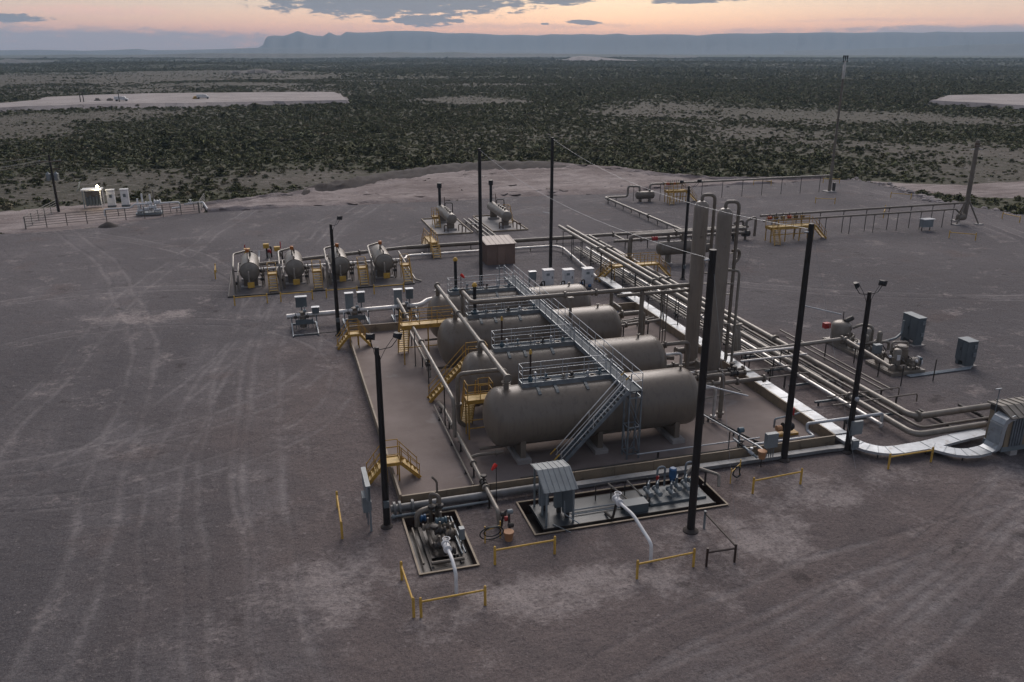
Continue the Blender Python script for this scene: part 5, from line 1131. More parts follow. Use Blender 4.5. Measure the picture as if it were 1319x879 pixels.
# ================================================================== POLES
def pole(label, x, y, h, r0, r1, top='plain', base=True):
    t = thing('light_pole' if top == 'flood' else 'tall_pole', label, 'pole', (x, y, 0), 'black floodlight poles' if top == 'flood' else 'tall black lightning poles')
    MB().lathe((x, y, 0), (0, 0, 1), [(0, r0), (h, r1), (h + .01, r1 * .6)], 14).build('shaft', BLACK, t)
    if top == 'flood':
        MB().tube([(x + .17, y - .08, .02), (x + .12, y - .06, h - .4)], .025, 6).build('conduit', DARK, t); MB().box(x - .12, x + .16, y - .3, y - .155, 1.25, 1.6).build('switch_box', GREYDK, t, False)
    if base: MB().lathe((x, y, 0), (0, 0, 1), [(0, r0 * 2.0), (.05, r0 * 2.0), (.14, r0 * 1.4), (.16, r0 * 1.05)], 14).build('base_collar', EARTH, t)
    return t
def floods(t, x, y, h, heads):
    for dx, dy, rz in heads:
        MB().tube([(x, y, h - .15), (x + dx * .7, y + dy * .7, h - .1), (x + dx, y + dy, h + .25)], .022, 6, .1).build('bracket_arm', BLACKM, t)
        q = Vector((x + dx, y + dy, h + .45)); c_, s_ = math.cos(rz), math.sin(rz); b = MB(); f_ = Vector((c_, s_, -.45)).normalized(); r__ = Vector((-s_, c_, 0)); u_ = r__.cross(f_)
        def rect(d, w, hh): return [q + f_ * d + r__ * sx_ * w + u_ * sy_ * hh for sx_, sy_ in ((-1, -1), (1, -1), (1, 1), (-1, 1))]
        b.loft([rect(-.14, .11, .08), rect(-.04, .19, .13), rect(.10, .22, .16), rect(.13, .22, .16)]); b.build('floodlight', BLACKM, t, False)
        MB().tube([q - f_ * .12, q - f_ * .1 + Vector((-dx * .5, -dy * .5, -.6)), Vector((x, y, h - .9))], .014, 5, .2).build('cable', BLACKM, t)
t = pole('black floodlight pole with two lamps at the front left corner', -.92, -1.72, 9.75, .155, .11, 'flood'); floods(t, -.92, -1.72, 9.75, ((-.25, .35, R(70)), (1.0, .15, R(30))))
t = pole('black floodlight pole in front of the heater vessels', -.62, 29.95, 9.6, .155, .11, 'flood'); floods(t, -.62, 29.95, 9.6, ((.75, .3, R(60)),))
t = pole('slim black floodlight pole left of the columns', 36.25, 38.7, 9.9, .15, .11, 'flood'); floods(t, 36.25, 38.7, 9.9, ((-.7, .2, R(120)), (1.3, .3, R(40))))
t = pole('black floodlight pole with grey box at the curve of the cable tray', 27.05, -1.0, 10.1, .16, .11, 'flood'); floods(t, 27.05, -1.0, 10.1, ((-.85, .1, R(150)), (.85, .1, R(30))))
MB().box(26.95, 27.7, -1.32, -1.17, 1.3, 2.15).build('junction_box', GREYBOX, t, False); MB().box(27.15, 27.6, -1.35, -1.2, .3, .9).build('lower_box', GREYBOX, t, False); MB().lathe((27.05, -1.35, 3.6), (0, 1, 0), [(0, .1), (.05, .14), (.15, .14)], 12).build('sensor', GALVB, t)
LP = {'a': (15.08, 42.5, 13.9), 'b': (23.55, 45.1, 14.5), 'c': (13.84, -6.35, 14.55), 'd': (22.83, -.82, 14.2)}
for k_, lb in (('a', 'tall black pole standing left of the brown shed'), ('b', 'tall black pole standing behind the white cabinets'), ('c', 'tall black pole rising from the front skid pit'), ('d', 'tall dark pole at the right front corner of the containment')):
    x, y, h = LP[k_]; t = pole(lb, x, y, h, .2 if k_ in 'cd' else .19, .165 if k_ != 'd' else .15)
    if k_ in 'cd':
        MB().cyl((x, y, 9.6 if k_ == 'd' else 8.0), (x + 1.9, y - 1.0, 9.2 if k_ == 'd' else 7.6), .035, n=6).build('guy_outrigger', GALVB, t)
        MB().cyl((x - .4, y, h - .45), (x, y, h - .45), .05, n=6).build('wire_clamp', GALVB, t)
    else: MB().cyl((x - .8, y + .5, h * .46), (x, y, h * .455), .03, n=6).build('guy_outrigger', GALVB, t)
def wire(label, a, b_, sag, r=.012, name='wire', m_=None):
    a = Vector(a); b_ = Vector(b_); n = 16; pts = [a.lerp(b_, i / n) - Vector((0, 0, sag * 4 * (i / n) * (1 - i / n))) for i in range(n + 1)]
    return tag(MB().tube(pts, r, 5, .01).build(name, m_ or GALVB), label, 'wire')
T = lambda k_: (LP[k_][0], LP[k_][1], LP[k_][2] - .1)
wire('overhead shield wire from the shed pole to the front skid pole', T('a'), (LP['c'][0], LP['c'][1], LP['c'][2] - .45), 1.1, .010)
wire('overhead shield wire from the white cabinet pole to the right corner pole', T('b'), (LP['d'][0], LP['d'][1], LP['d'][2] - .3), 1.3, .010)
for lb, a, b_ in (('guy wire down from the front skid pole', (LP['c'][0], LP['c'][1], 14.2), (14.9, -9.2, 0)), ('guy wire down behind the right column', (27.2, 11, 12.4), (34.5, 25.4, 0)), ('guy wire down from the right corner pole', (LP['d'][0], LP['d'][1], 14), (26.2, -3.0, .0))): wire(lb, a, b_, .05, .006)
# ================================================================== HEATER VESSELS (LEFT REAR)
t = thing('equipment_pad', 'kerbed dark pad under the four heater vessels', 'pad', (-.8, 49.8, 0))
MB().box(-10.0, 8.4, 44.7, 55.0, 0.0, .03).build('slab', mat('pad_slab', (.125, .11, .108), .9, 0, (.095, .083, .08), .5, bump=.3), t, False)
bb = MB()
for q in ((-10.1, 8.5, 44.6, 44.7), (-10.1, 8.5, 55.0, 55.1)): bb.box(*q, 0, .14)
for q in ((-10.1, -10.0, 44.7, 55.0), (8.4, 8.5, 44.7, 55.0)): bb.box(*q, 0, .14)
bb.build('kerb', DARK, t, False)
HW = ('leftmost', 'second from the left', 'third from the left', 'rightmost')
for k_, u in enumerate((-7.9, -3.45, 1.2, 5.75)):
    t = thing('heater_vessel', 'tan horizontal heater vessel on the kerbed pad, ' + HW[k_] + ' of the four', 'vessel', (u, 49.5, 0), 'heater vessels on the kerbed pad')
    MB().lathe((u, 46.9, 1.85), (0, 1, 0), head_prof(5.6, .93, .42), 30).build('shell', TANL, t)
    fl = MB(); fl.lathe((u, 47.25, 1.85), (0, 1, 0), [(0, .93), (.01, .985), (.09, .985), (.1, .93)], 30); fl.build('girth_flange', TANP, t)
    for y in (48.0, 51.2): MB().box(u - .7, u + .7, y, y + .22, .15, 1.35).build('saddle', TANP, t, False); MB().box(u - 1.0, u + 1.0, y - .2, y + .42, .03, .15).build('footing', CONC, t, False)
    MB().tube([(u - .1, 47.0, 1.95), (u - .1, 46.5, 1.95), (u - .1, 46.3, .3)], .09, 10, .2).build('front_pipe', TANL, t)
    MB().box(u - .28, u + .38, 46.1, 46.18, .45, 1.0).build('warning_sign', YEL2, t, False)
    MB().tube([(u, 47.6, 2.75), (u, 47.6, 3.0), (u - .1, 49.4, 3.35), (u - .1, 49.6, 2.7)], .09, 10, .2).build('relief_line', TANP, t); MB().lathe((u - .1, 49.3, 3.4), (0, 0, 1), [(0, .14), (.1, .2), (.35, .2), (.4, .1)], 12).build('actuator', mat('orange_actuator', (.42, .14, .03), .5), t)
    MB().tube([(u - 1.5, 45.8, .03), (u - 1.5, 45.8, 2.7), (u - 1.5, 49.0, 3.35), (u + .1, 50.4, 3.4), (u + .1, 50.4, 2.7)], .11, 10, .3).build('gas_pipe', TANL, t)
    MB().tube([(u - 1.15, 46.6, .03), (u - 1.15, 46.6, 1.6), (u - 1.15, 50.5, 2.0), (u - .8, 50.5, 2.0)], .09, 10, .25).build('inlet_pipe', TANL, t)
    for x, y, z in ((u + 1.15, 47.6, .9), (u + 1.2, 48.6, 1.1), (u - 1.3, 47.4, .7), (u + 1.1, 49.6, 1.3), (u + 1.35, 48.0, 1.7)):
        MB().lathe((x - .2, y, z), (1, 0, 0), [(0, .1), (.03, .17), (.12, .17), (.2, .12), (.28, .17), (.37, .17), (.4, .1)], 10).build('valve', (TANP, DARK)[int(y) % 2], t); MB().cyl((x, y, .03), (x, y, z + .5), .05, n=8).build('small_pipe', TANP, t)
    s = thing('access_stair', 'yellow steps right of the heater vessel that stands ' + HW[k_], 'stairs', (u + 2.2, 46.5, 0), 'yellow steps at the heater vessels')
    deck(s, u + 1.75, u + 2.6, 46.9, 47.9, 1.5, YEL, GRATE, .14); stair(s, (u + 1.75, 45.2, 0), (u + 1.75, 46.85, 1.5), .85, (1, 0, 0), YEL, GRATE, 7)
    railing(s, [(u + 1.75, 46.95, 1.5), (u + 1.75, 47.9, 1.5), (u + 2.6, 47.9, 1.5), (u + 2.6, 46.95, 1.5)], YEL, 1.0, 1.0, .028)
    for x in (u + 1.8, u + 2.55): leg(s, x, 47.8, 1.45, YEL, .07)
    if k_ < 3: pipe('slanting pale pipe between heater vessels, right of the %s one' % HW[k_].split(' ')[0], [(u + 3.0 - (k_ == 0) * .3, 53.4, .6), (u + 2.9 - (k_ == 0) * .3, 48.8, 1.4), (u + 2.9, 48.7, .1)], .1, TANL, bend=.2)
pipe('pale pipe slanting to the ground at the right end of the heater pad', [(8.2, 53.6, 1.5), (8.7, 45.5, .25), (9.3, 45.3, .1)], .1, TANL, bend=.2)
pipe('long pale jacketed pipe on the ground from the heater pad to the rack', [(-8.5, 53.6, .5), (9.0, 53.8, .5), (9.4, 55.7, .45), (27.6, 55.9, .45), (28.3, 54.6, .45), (27.15, 40.5, .45)], .15, WRAP, flanges=(.2, .4), supports=5, bend=.7, name='long_pipe')
pipe('long brown pipe on low stands across the rear of the pad', [(-8.5, 54.4, .8), (10.0, 58.6, .8), (36, 58.6, .8), (56, 58.6, .8)], .2, TANP, flanges=(.2, .45, .7), supports=5, bend=.6, name='long_pipe')
pipe('second brown pipe beside the long rear pipe', [(10, 59.3, .5), (33, 59.3, .5)], .15, TANP, supports=6, flanges=(.5,))
for k_, u in enumerate((-8.4, -7.2, -6.1, -5.0)): pipe('flowline from the rear valve group to the heater pad, %s of four' % ('first', 'second', 'third', 'fourth')[k_], [(u, 53.2, .4), (u + .1, 58.0 + (k_ % 2) * 1.5, .5), (u + .2, 58.4 + (k_ % 2) * 1.5, 1.2)], .1, WRAP if k_ % 2 else TANL, bend=.2)
for k_, (u, v) in enumerate(((-8.3, 58.8), (-6.2, 60.8), (-5.0, 58.9))):
    t = thing('valve_stand', 'valve with yellow cover in the group behind the leftmost heater, %s' % ('left one', 'rearmost one', 'right one')[k_], 'valve', (u, v, 0), 'valves with yellow covers')
    MB().tube([(u, v, 0), (u, v, 1.3), (u + .5, v + .5, 1.3), (u + .5, v + .5, 0)], .1, 8, .25).build('pipe_run', DARK, t); MB().box(u - .35, u + .3, v - .3, v + .2, 1.25, 1.75).build('cover', YEL2, t, False)
    MB().lathe((u + .3, v + .3, .5), (0, 0, 1), [(0, .15), (.1, .22), (.4, .22), (.5, .12)], 12).build('valve_body', RED if k_ == 1 else TANP, t)
for k_, (u, v) in enumerate(((-8.6, 61.0), (-4.6, 61.6))):
    t = thing('marker_post', ('left', 'right')[k_] + ' slim red marker post behind the heater vessels', 'marker post', (u, v, 0)); MB().lathe((u, v, 0), (0, 0, 1), [(0, .06), (1.7, .06), (1.75, .02)], 8).build('post', RED, t); MB().cyl((u, v, 0), (u, v, .04), .15, n=10).build('base', DARK, t)
# meter runs left of the containment
pipe('thick bright jacketed pipe through the meter runs behind the left containment corner', [(-4.75, 33.3, 1.0), (7.2, 33.6, 1.0), (7.9, 34.3, 1.25), (9.6, 34.3, 1.25)], .23, WRAP, n=14, bend=.6)
for k_, u in enumerate((-3.3, 1.2, 5.6)):
    t = thing('meter_skid', 'grey meter run with instrument cabinet on the bright pipe, %s of three' % ('leftmost', 'middle', 'rightmost')[k_], 'meter skid', (u, 32, 0), 'meter runs behind the containment')
    b = MB()
    for x in (u - 1.1, u + 1.0): b.box(x, x + .1, 30.3, 34.2, .02, .14)
    for y in (30.6, 33.9): b.box(u - .998, u + .998, y, y + .1, .02, .14)
    b.build('frame', GALV, t, False)
    for x in (u - 1.05, u + 1.05):
        MB().tube([(x, 30.4, .1), (x, 31.6, .2), (x, 32.6, 1.0), (x, 33.2, 1.0)], .05, 8, .3).build('slant_pipe', GALVB, t)
        leg(t, x, 32.2, 1.3, GREYDK, .08)
    MB().lathe((u - .1, 32.5, .2), (0, 0, 1), [(0, .3), (1.0, .3), (1.1, .2), (1.3, .2), (1.32, .3), (1.4, .3)], 14).build('meter_tube', TANP, t)
    for dx, z in ((-.5, .8), (.3, 1.2), (.7, .7), (-.7, 1.2), (.1, 1.7)): MB().lathe((u + dx - .15, 32.3, z), (1, 0, 0), [(0, .08), (.03, .14), (.27, .14), (.3, .08)], 10).build('valve', (DARK, GALVB, GREYBOX)[int(z * 10) % 3], t); MB().cyl((u + dx, 32.3, .1), (u + dx, 32.3, z + .4), .035, n=6).build('small_pipe', GALV, t)
    MB().box(u - .75, u + .75, 32.0, 32.06, .6, 1.0).build('shield', GREYDK, t, False)
    cabs = ((-.1, .95, GREYDK),) if k_ == 0 else ((-.75, .7, GREYBOX), (.35, .62, GREYDK))
    for dx, w, m_ in cabs:
        tall = k_ and dx < 0
        MB().box(u + dx - (w / 2 if k_ == 0 else 0), u + dx + (w / 2 if k_ == 0 else w), 34.0, 34.4, .9 if tall else 1.55, 2.45).build('cabinet', m_, t, False); MB().box(u + dx - (w / 2 if k_ == 0 else 0) - .05, u + dx + (w / 2 if k_ == 0 else w) + .05, 33.92, 34.45, 2.452, 2.52).build('cabinet_hood', GALVB, t, False)
        leg(t, u + dx + (0 if k_ == 0 else w / 2), 34.2, 1.5, GREYDK, .1)
    if k_ == 0: MB().box(u + .75, u + 1.35, 33.0, 33.4, 1.2, 1.7).build('gauge_box', GREYDK, t, False); MB().box(u + .7, u + 1.4, 32.95, 33.45, 1.702, 1.75).build('gauge_box_lid', GALVB, t, False)
pipe('thin dark pipe on the gravel before the meter runs', [(-3.5, 30.3, .2), (.2, 30.4, .2)], .04, DARK)
# crossover stair over the rear pipes
t = thing('crossover_stair', 'yellow crossover stair over the long rear pipes left of the shed', 'stairs', (13, 57, 0), 'yellow crossover stairs')
deck(t, 12.5, 13.35, 57.0, 60.8, 1.5, YEL, GRATE, .2); stair(t, (12.5, 54.9, 0), (12.5, 56.95, 1.5), .85, (1, 0, 0), YEL, GRATE, 7); stair(t, (12.5, 63.0, 0), (12.5, 60.85, 1.5), .85, (1, 0, 0), YEL, GRATE, 7)
for x in (12.47, 13.38): railing(t, [(x, 57.0, 1.5), (x, 60.8, 1.5)], YEL, 1.05, 1.3, .03)
for x in (12.55, 13.3):
    for y in (57.1, 60.7): leg(t, x, y, 1.45, YEL, .08)

# ================================================================== SHED AND CABINETS
t = thing('storage_shed', 'small brown metal shed with low pitched roof at the centre rear', 'shed', (19.4, 51.8, 0))
MB().box(17.75, 21.05, 50.35, 53.4, 0, 2.3).build('wall', BROWN, t, False)
for i in range(17): inst('siding_rib', 'f', lambda s: s.box(-.025, .025, -.035, 0, .02, 2.28), BROWN, t, (17.85 + i * .194, 50.348, 0), smooth=False)
for i in range(15): inst('siding_rib', 's', lambda s: s.box(-.035, 0, -.025, .025, .02, 2.28), BROWN, t, (17.748, 50.5 + i * .2, 0), smooth=False)
rf = MB(); rf.add([(17.6, 50.2, 2.31), (21.2, 50.2, 2.31), (21.2, 53.55, 2.62), (17.6, 53.55, 2.62), (17.6, 50.2, 2.39), (21.2, 50.2, 2.39), (21.2, 53.55, 2.70), (17.6, 53.55, 2.70)], [(3, 2, 1, 0), (4, 5, 6, 7), (0, 1, 5, 4), (1, 2, 6, 5), (2, 3, 7, 6), (3, 0, 4, 7)]); rf = rf.build('roof', BROWNT, t, False)
for i in range(7): MB().bar((17.7 + i * .56, 50.2, 2.40), (17.7 + i * .56, 53.55, 2.71), .05, .03).build('roof_seam', BROWNT, rf, False)
MB().box(19.0, 19.9, 50.26, 50.308, .05, 2.05).build('door', BROWN, t, False)
for k_, (x, y) in enumerate(((21.3, 39.2), (23.3, 38.75), (25.4, 38.65))):
    t = thing('instrument_cabinet', 'white instrument cabinet behind the vessels, %s of three' % ('leftmost', 'middle', 'rightmost')[k_], 'cabinet', (x, y, 0), 'white instrument cabinets')
    MB().box(x - .5, x + .5, y - .4, y + .4, .42, 1.95).build('body', WHITE, t, False); MB().box(x - .55, x + .55, y - .45, y + .45, 1.952, 2.02).build('lid', WHITE, t, False); MB().box(x - .42, x + .42, y - .425, y - .403, .5, 1.88).build('door', WHITE, t, False)
    MB().box(x + .28, x + .34, y - .46, y - .428, 1.1, 1.35).build('handle', BLACKM, t, False); MB().box(x - .3, x + .05, y - .432, y - .427, 1.45, 1.7).build('label_plate', GREYBOX, t, False)
    for dx in (-.42, .42): leg(t, x + dx, y, .42, WHITE, .08)
    MB().tube([(x - .6, y - .7, 0), (x - .6, y - .7, 1.0), (x - 1.0, y - .9, 1.0), (x - 1.0, y - .9, .1)], .07, 8).build('meter_pipe', DARK, t); MB().lathe((x - 1.1, y - .7, .6), (1, 0, 0), [(0, .1), (.03, .2), (.3, .2), (.33, .1)], 10).build('valve', (DARK, GALVB, BLUE)[k_], t); MB().lathe((x - .3, y - 1.0, .4), (1, 0, 0), [(0, .1), (.03, .16), (.3, .16), (.33, .1)], 10).build('valve', BLUE, t)
t = thing('instrument_cabinet', 'small grey box on legs left of the white cabinets', 'cabinet', (19.8, 39.7, 0)); MB().box(19.45, 20.15, 39.5, 39.95, .9, 1.75).build('body', GREYBOX, t, False); MB().box(19.4, 20.2, 39.45, 40.0, 1.752, 1.8).build('lid', GALVB, t, False)
for dx in (19.5, 20.1): leg(t, dx, 39.7, .9, DARK, .06)
crossover('long yellow crossover bridge over the pipe rack', 27.2, 35.5, 40.0, 40.95, 1.55, 28.9, 34.0)

# ================================================================== REAR TREATERS WITH BLACK STACKS
for k_, (u, y0, y1) in enumerate(((17.85, 69.3, 77.6), (25.5, 69.3, 78.3))):
    p = thing('equipment_pad', ('left', 'right')[k_] + ' kerbed pale pad under a rear treater with black stack', 'pad', (u, 73, 0), 'rear treater pads')
    MB().box(u - 2.4, u + 2.4, 68, 79.2, 0, .03).build('slab', CONC, p, False); b = MB()
    for q in ((u - 2.5, u + 2.5, 67.9, 68), (u - 2.5, u + 2.5, 79.2, 79.3), (u - 2.5, u - 2.4, 68, 79.2), (u + 2.4, u + 2.5, 68, 79.2)): b.box(*q, 0, .2)
    b.build('kerb', DIKE, p, False)
    t = thing('treater_vessel', ('left', 'right')[k_] + ' small horizontal treater vessel with a black exhaust stack', 'vessel', (u, 73.4, 0), 'rear treater vessels')
    MB().lathe((u, y0, 1.75), (0, 1, 0), head_prof(y1 - y0, .68, .3), 26).build('shell', TANL, t)
    for y in (y0 + 1.2, y1 - 1.6): MB().box(u - .5, u + .5, y, y + .25, .05, 1.35).build('saddle', TANP, t, False); MB().box(u - .8, u + .8, y - .2, y + .45, .03, .3).build('footing', CONC, t, False)
    MB().lathe((u - .15, y1 - .6, 2.2), (0, 0, 1), [(0, .2), (2.6, .2), (2.62, .33), (3.3, .33), (3.32, .2)], 14).build('exhaust_stack', BLACKM, t)
    for dy in (1.5, 2.6, 3.6, 4.7): MB().lathe((u, y0 + dy, 2.35), (0, 0, 1), [(0, .13), (.25, .13), (.26, .2), (.33, .2)], 12).build('nozzle', TANL, t)
    MB().cyl((u + .4, y1 - 1.2, 2.2), (u + .4, y1 - 1.2, 3.6), .05, n=8).build('vent', RUST, t); MB().tube([(u + .2, y1 - 2.5, 2.3), (u + .2, y1 - 2.5, 3.0), (u + 1.2, y1 - 2.8, 3.0), (u + 1.2, y1 - 2.8, .1)], .07, 8).build('gas_pipe', DARK, t)
    for x, y in ((u - 1.0, y0 + .6), (u + 1.0, y0 + .8), (u + 1.2, y0 - .4)): MB().tube([(x, y, .05), (x, y, .9), (x + .4, y - .4, .9), (x + .4, y - .4, .05)], .07, 8).build('small_pipe', RUST, t)
    s = thing('access_stair', 'yellow ladder stand beside the %s rear treater' % ('left', 'right')[k_], 'stairs', (u, 75, 0), 'ladder stands at the rear treaters'); sx_ = -1 if k_ == 0 else 1; xx = u + sx_ * 1.35
    deck(s, xx - .35, xx + .35, 74.0, 75.2, 1.3, YEL, GRATE, .14); railing(s, [(xx - .35, 74.0, 1.3), (xx + .35, 74.0, 1.3), (xx + .35, 75.2, 1.3), (xx - .35, 75.2, 1.3)], YEL, 1.05, 1.2, .03); stair(s, (xx - .35, 72.6, 0), (xx - .35, 73.95, 1.3), .7, (1, 0, 0), YEL, GRATE, 6)
    for x in (xx - .3, xx + .3): leg(s, x, 75.1, 1.25, YEL, .07)
for k_, x in enumerate((20.9, 21.6, 22.3)): pipe('pale ground pipe between the rear treater pads, %s of three' % ('left', 'middle', 'right')[k_], [(x, 76, .4), (x, 60, .45)], .13, TANL, supports=3, flanges=(.3,))

# ================================================================== RIGHT REAR: DRUM, FLARE LINES, FLARES
t = thing('drum_vessel', 'tan horizontal drum on legs behind the pipe rack, partly hidden by the columns', 'vessel', (39.5, 45.7, 0))
MB().lathe((36.5, 45.7, 1.75), (1, 0, 0), head_prof(6.8, .78, .36), 28).build('shell', TAN, t)
for x in (37.8, 41.6): MB().box(x, x + .25, 45.2, 46.2, .1, 1.25).build('saddle', TANP, t, False); MB().box(x - .2, x + .45, 44.9, 46.5, 0, .14).build('footing', CONC, t, False)
for x in (38.0, 39.8): MB().cyl((x, 46, 2.4), (x, 46, 3.2), .16, n=10).build('nozzle', TANP, t)
for k_, (v, z) in enumerate(((46.0, 3.35), (46.6, 3.35))): pipe('tan pipe bending down left of the drum, %s one' % ('nearer', 'farther')[k_], [(33.2 + .4 * k_, v, .1), (33.2 + .4 * k_, v, z), (48, v + .3, z)], .2, TANP, flanges=(.05, .5), bend=.7, n=12)
pipe('tan pipe on stands between the rear pipe and the drum', [(34.5, 53.5, 1.1), (52.5, 53.8, 1.1)], .17, TANP, supports=3, flanges=(.2, .5), valves=((.3, RED),))
pipe('brown elbow pipe running forward from the rear line', [(33.0, 58.0, 1.0), (33.0, 50.0, 1.0), (33.4, 47.2, .5)], .15, TANL, flanges=(.3, .7))
pipe('second short pale pipe in front of the rear line', [(36.5, 58.0, .8), (36.5, 54.2, .8)], .14, TANL); pipe('third short pale pipe in front of the rear line', [(43.0, 58.0, .8), (43.0, 54.4, .8)], .14, TANL)
pipe('pale pipe on short stands running far back to the scrubber', [(46.5, 59, .7), (46.5, 86.2, .7), (50.4, 86.0, .7), (50.4, 86, 2.4), (52.0, 85, 2.4), (52.0, 85, 1.6)], .17, TANL, supports=3, flanges=(.3, .72), bend=.5)
t = thing('scrubber_drum', 'small tan scrubber drum with hooped pipe at the far rear', 'vessel', (53, 84.6, 0)); MB().lathe((51.2, 84.6, 1.05), (1, 0, 0), head_prof(3.2, .62, .28), 22).build('shell', TANP, t)
for x in (51.9, 53.5): MB().box(x, x + .2, 84.2, 85.0, .02, .6).build('saddle', TANP, t, False)
pipe('long raised flare pipe on thin posts along the rear edge', [(53.6, 84.6, 1.6), (53.6, 84.6, 2.75), (87.6, 85.2, 2.75)], .17, TANL, supports=3.7, flanges=(.1,), bend=.5, name='flare_pipe')
pipe('upper raised pipe on tall posts to the short flare stack', [(55, 54.4, 3.0), (87.9, 55.3, 3.0)], .14, TANP, supports=3.6, name='flare_pipe'); pipe('lower raised pipe on posts to the short flare stack', [(55, 53.6, 2.45), (85.2, 54.0, 2.45), (87.8, 55.3, 1.2)], .12, TANP, supports=3.4, name='flare_pipe')
def bigplat(label, u0, u1, v0, v1, z):
    t = thing('valve_platform', label, 'platform', (u0, v0, 0), 'yellow valve platforms'); deck(t, u0, u1, v0, v1, z, YEL, GRATE, .3); railing(t, [(u0, v1, z), (u1, v1, z)], YEL, 1.05, 1.2, .035); railing(t, [(u0 + .9, v0, z), (u1 - .9, v0, z)], YEL, 1.05, 1.2, .035)
    for i in range(4):
        for y in (v0 + .05, v1 - .05): leg(t, u0 + .1 + (u1 - u0 - .2) * i / 3, y, z - .05, YEL, .1)
    MB().bar((u0, v0 + .05, z * .5), (u1, v0 + .05, z * .5), .06, .1).build('girt', YEL, t)
    stair(t, (u1 + 1.9, v0, 0), (u1 + .06, v0, z), .9, (0, 1, 0), YEL, GRATE, 9); stair(t, (u0 - .5, v0 - 1.9, 0), (u0 + .1, v0 - .06, z), .8, (1, 0, 0), YEL, GRATE, 9)
    for i in range(6): x = u0 + .8 + i * (u1 - u0 - 1.6) / 5; MB().lathe((x - .25, v1 + .5, z + .9), (1, 0, 0), [(0, .12), (.03, .22), (.15, .22), (.25, .15), (.35, .22), (.47, .22), (.5, .12)], 10).build('valve', (RED, DARK, TANP)[i % 3], t); MB().cyl((x, v1 + .5, z + .9), (x, v1 + .5, z + 1.45), .05, n=6).build('valve_stem', DARK, t)
    return t
bigplat('large yellow valve platform at the start of the flare pipes', 55.2, 61.6, 52.0, 53.3, 1.9); bigplat('small yellow platform at the far rear beside the scrubber', 55.6, 59.0, 82.2, 83.4, 1.9)
for k_, (x, y) in enumerate(((50.4, 54.8), (51.8, 55.2), (53.2, 54.6))):
    t = thing('valve_stand', 'dark piping cluster left of the large yellow platform, %s' % ('left', 'middle', 'right')[k_], 'valve', (x, y, 0), 'piping clusters by the large yellow platform'); MB().tube([(x, y, 0), (x, y, 1.9 + .3 * k_), (x + 1.2, y - .2, 1.9 + .5 * k_), (x + 1.2, y - .2, .4)], .17, 10, .4).build('pipe_run', TANP, t)
    MB().lathe((x - .4, y, .8), (1, 0, 0), [(0, .2), (.05, .4), (.9, .4), (.95, .2)], 14).build('valve_body', DARK, t)
t = thing('flare_stack', 'tall slender flare stack with three burner tips at the far right', 'flare', (87.8, 85.2, 0)); FX, FY = 87.8, 85.2
MB().lathe((FX, FY, 0), (0, 0, 1), [(0, .27), (5, .26), (5.05, .2), (18.6, .17)], 14).build('stack', TANP, t); MB().lathe((FX, FY, 18.6), (0, 0, 1), [(0, .17), (.3, .24), (2.0, .24), (2.4, .15), (2.9, .15)], 14).build('tip_section', WRAP, t)
for dx in (-.42, 0, .42): MB().lathe((FX + dx, FY + dx * .2, 21.2), (0, 0, 1), [(0, .05), (.6, .06), (.65, .09), (1.1, .14)], 10).build('burner', BLACKM, t)
MB().bar((FX - .55, FY, 21.4), (FX + .55, FY, 21.4), .08, .08).build('burner_arm', BLACKM, t); MB().box(FX - .9, FX + .9, FY - .9, FY + .9, 0, .12).build('footing', CONC, t, False); MB().box(FX + .6, FX + .95, FY - .3, FY + .1, .12, 1.5).build('ignition_panel', DARK, t, False)
for z in (6.0, 12.0): MB().lathe((FX, FY, z), (0, 0, 1), [(0, .3), (.1, .33), (.2, .3)], 14).build('guy_ring', TANP, t)
t = thing('flare_stack', 'short thick brown flare stack on a tripod base at the right rear', 'flare', (88.4, 55.5, 0)); FX, FY = 88.4, 55.5
MB().lathe((FX, FY, .8), (0, 0, 1), [(0, .33), (9.8, .27), (9.85, .34), (10.0, .34), (10.7, .24)], 16).build('stack', TANP, t); MB().lathe((FX, FY, 10.6), (0, 0, 1), [(0, .35), (.5, .32), (.55, .2)], 12).build('tip_section', RUST, t)
for a in (200, 320, 80): MB().cyl((FX + .2 * math.cos(R(a)), FY + .2 * math.sin(R(a)), 3.3), (FX + 1.9 * math.cos(R(a)), FY + 1.9 * math.sin(R(a)), .05), .11, n=8).build('leg', TANP, t); MB().box(FX + 1.9 * math.cos(R(a)) - .45, FX + 1.9 * math.cos(R(a)) + .45, FY + 1.9 * math.sin(R(a)) - .45, FY + 1.9 * math.sin(R(a)) + .45, 0, .14).build('footing', CONC, t, False)
for s_ in (-1, 1): MB().cyl((FX, FY, 10.35), (FX + s_ * 1.0, FY, 10.2), .05, n=6).build('pilot_arm', GALVB, t)
MB().lathe((FX - 1.5, FY - .3, 1.0), (1, 0, 0), [(0, .25), (.1, .45), (1.2, .45), (1.3, .2)], 14).build('seal_drum', TANP, t)
t = thing('electrical_cabinet', 'lone pale cabinet on a frame beside the flare pipes', 'cabinet', (79.5, 49.8, 0)); x, y = gnd(1192, 297)
t.location = (x, y, 0); ORG[t.name] = (x, y, 0); MB().box(x - .75, x + .75, y - .4, y + .4, .5, 1.5).build('body', GREYBOX, t, False); MB().box(x - .85, x + .95, y - .5, y + .5, 1.502, 1.6).build('lid', WHITE, t, False)
for dx in (-.65, .65): leg(t, x + dx, y, .5, DARK, .1)
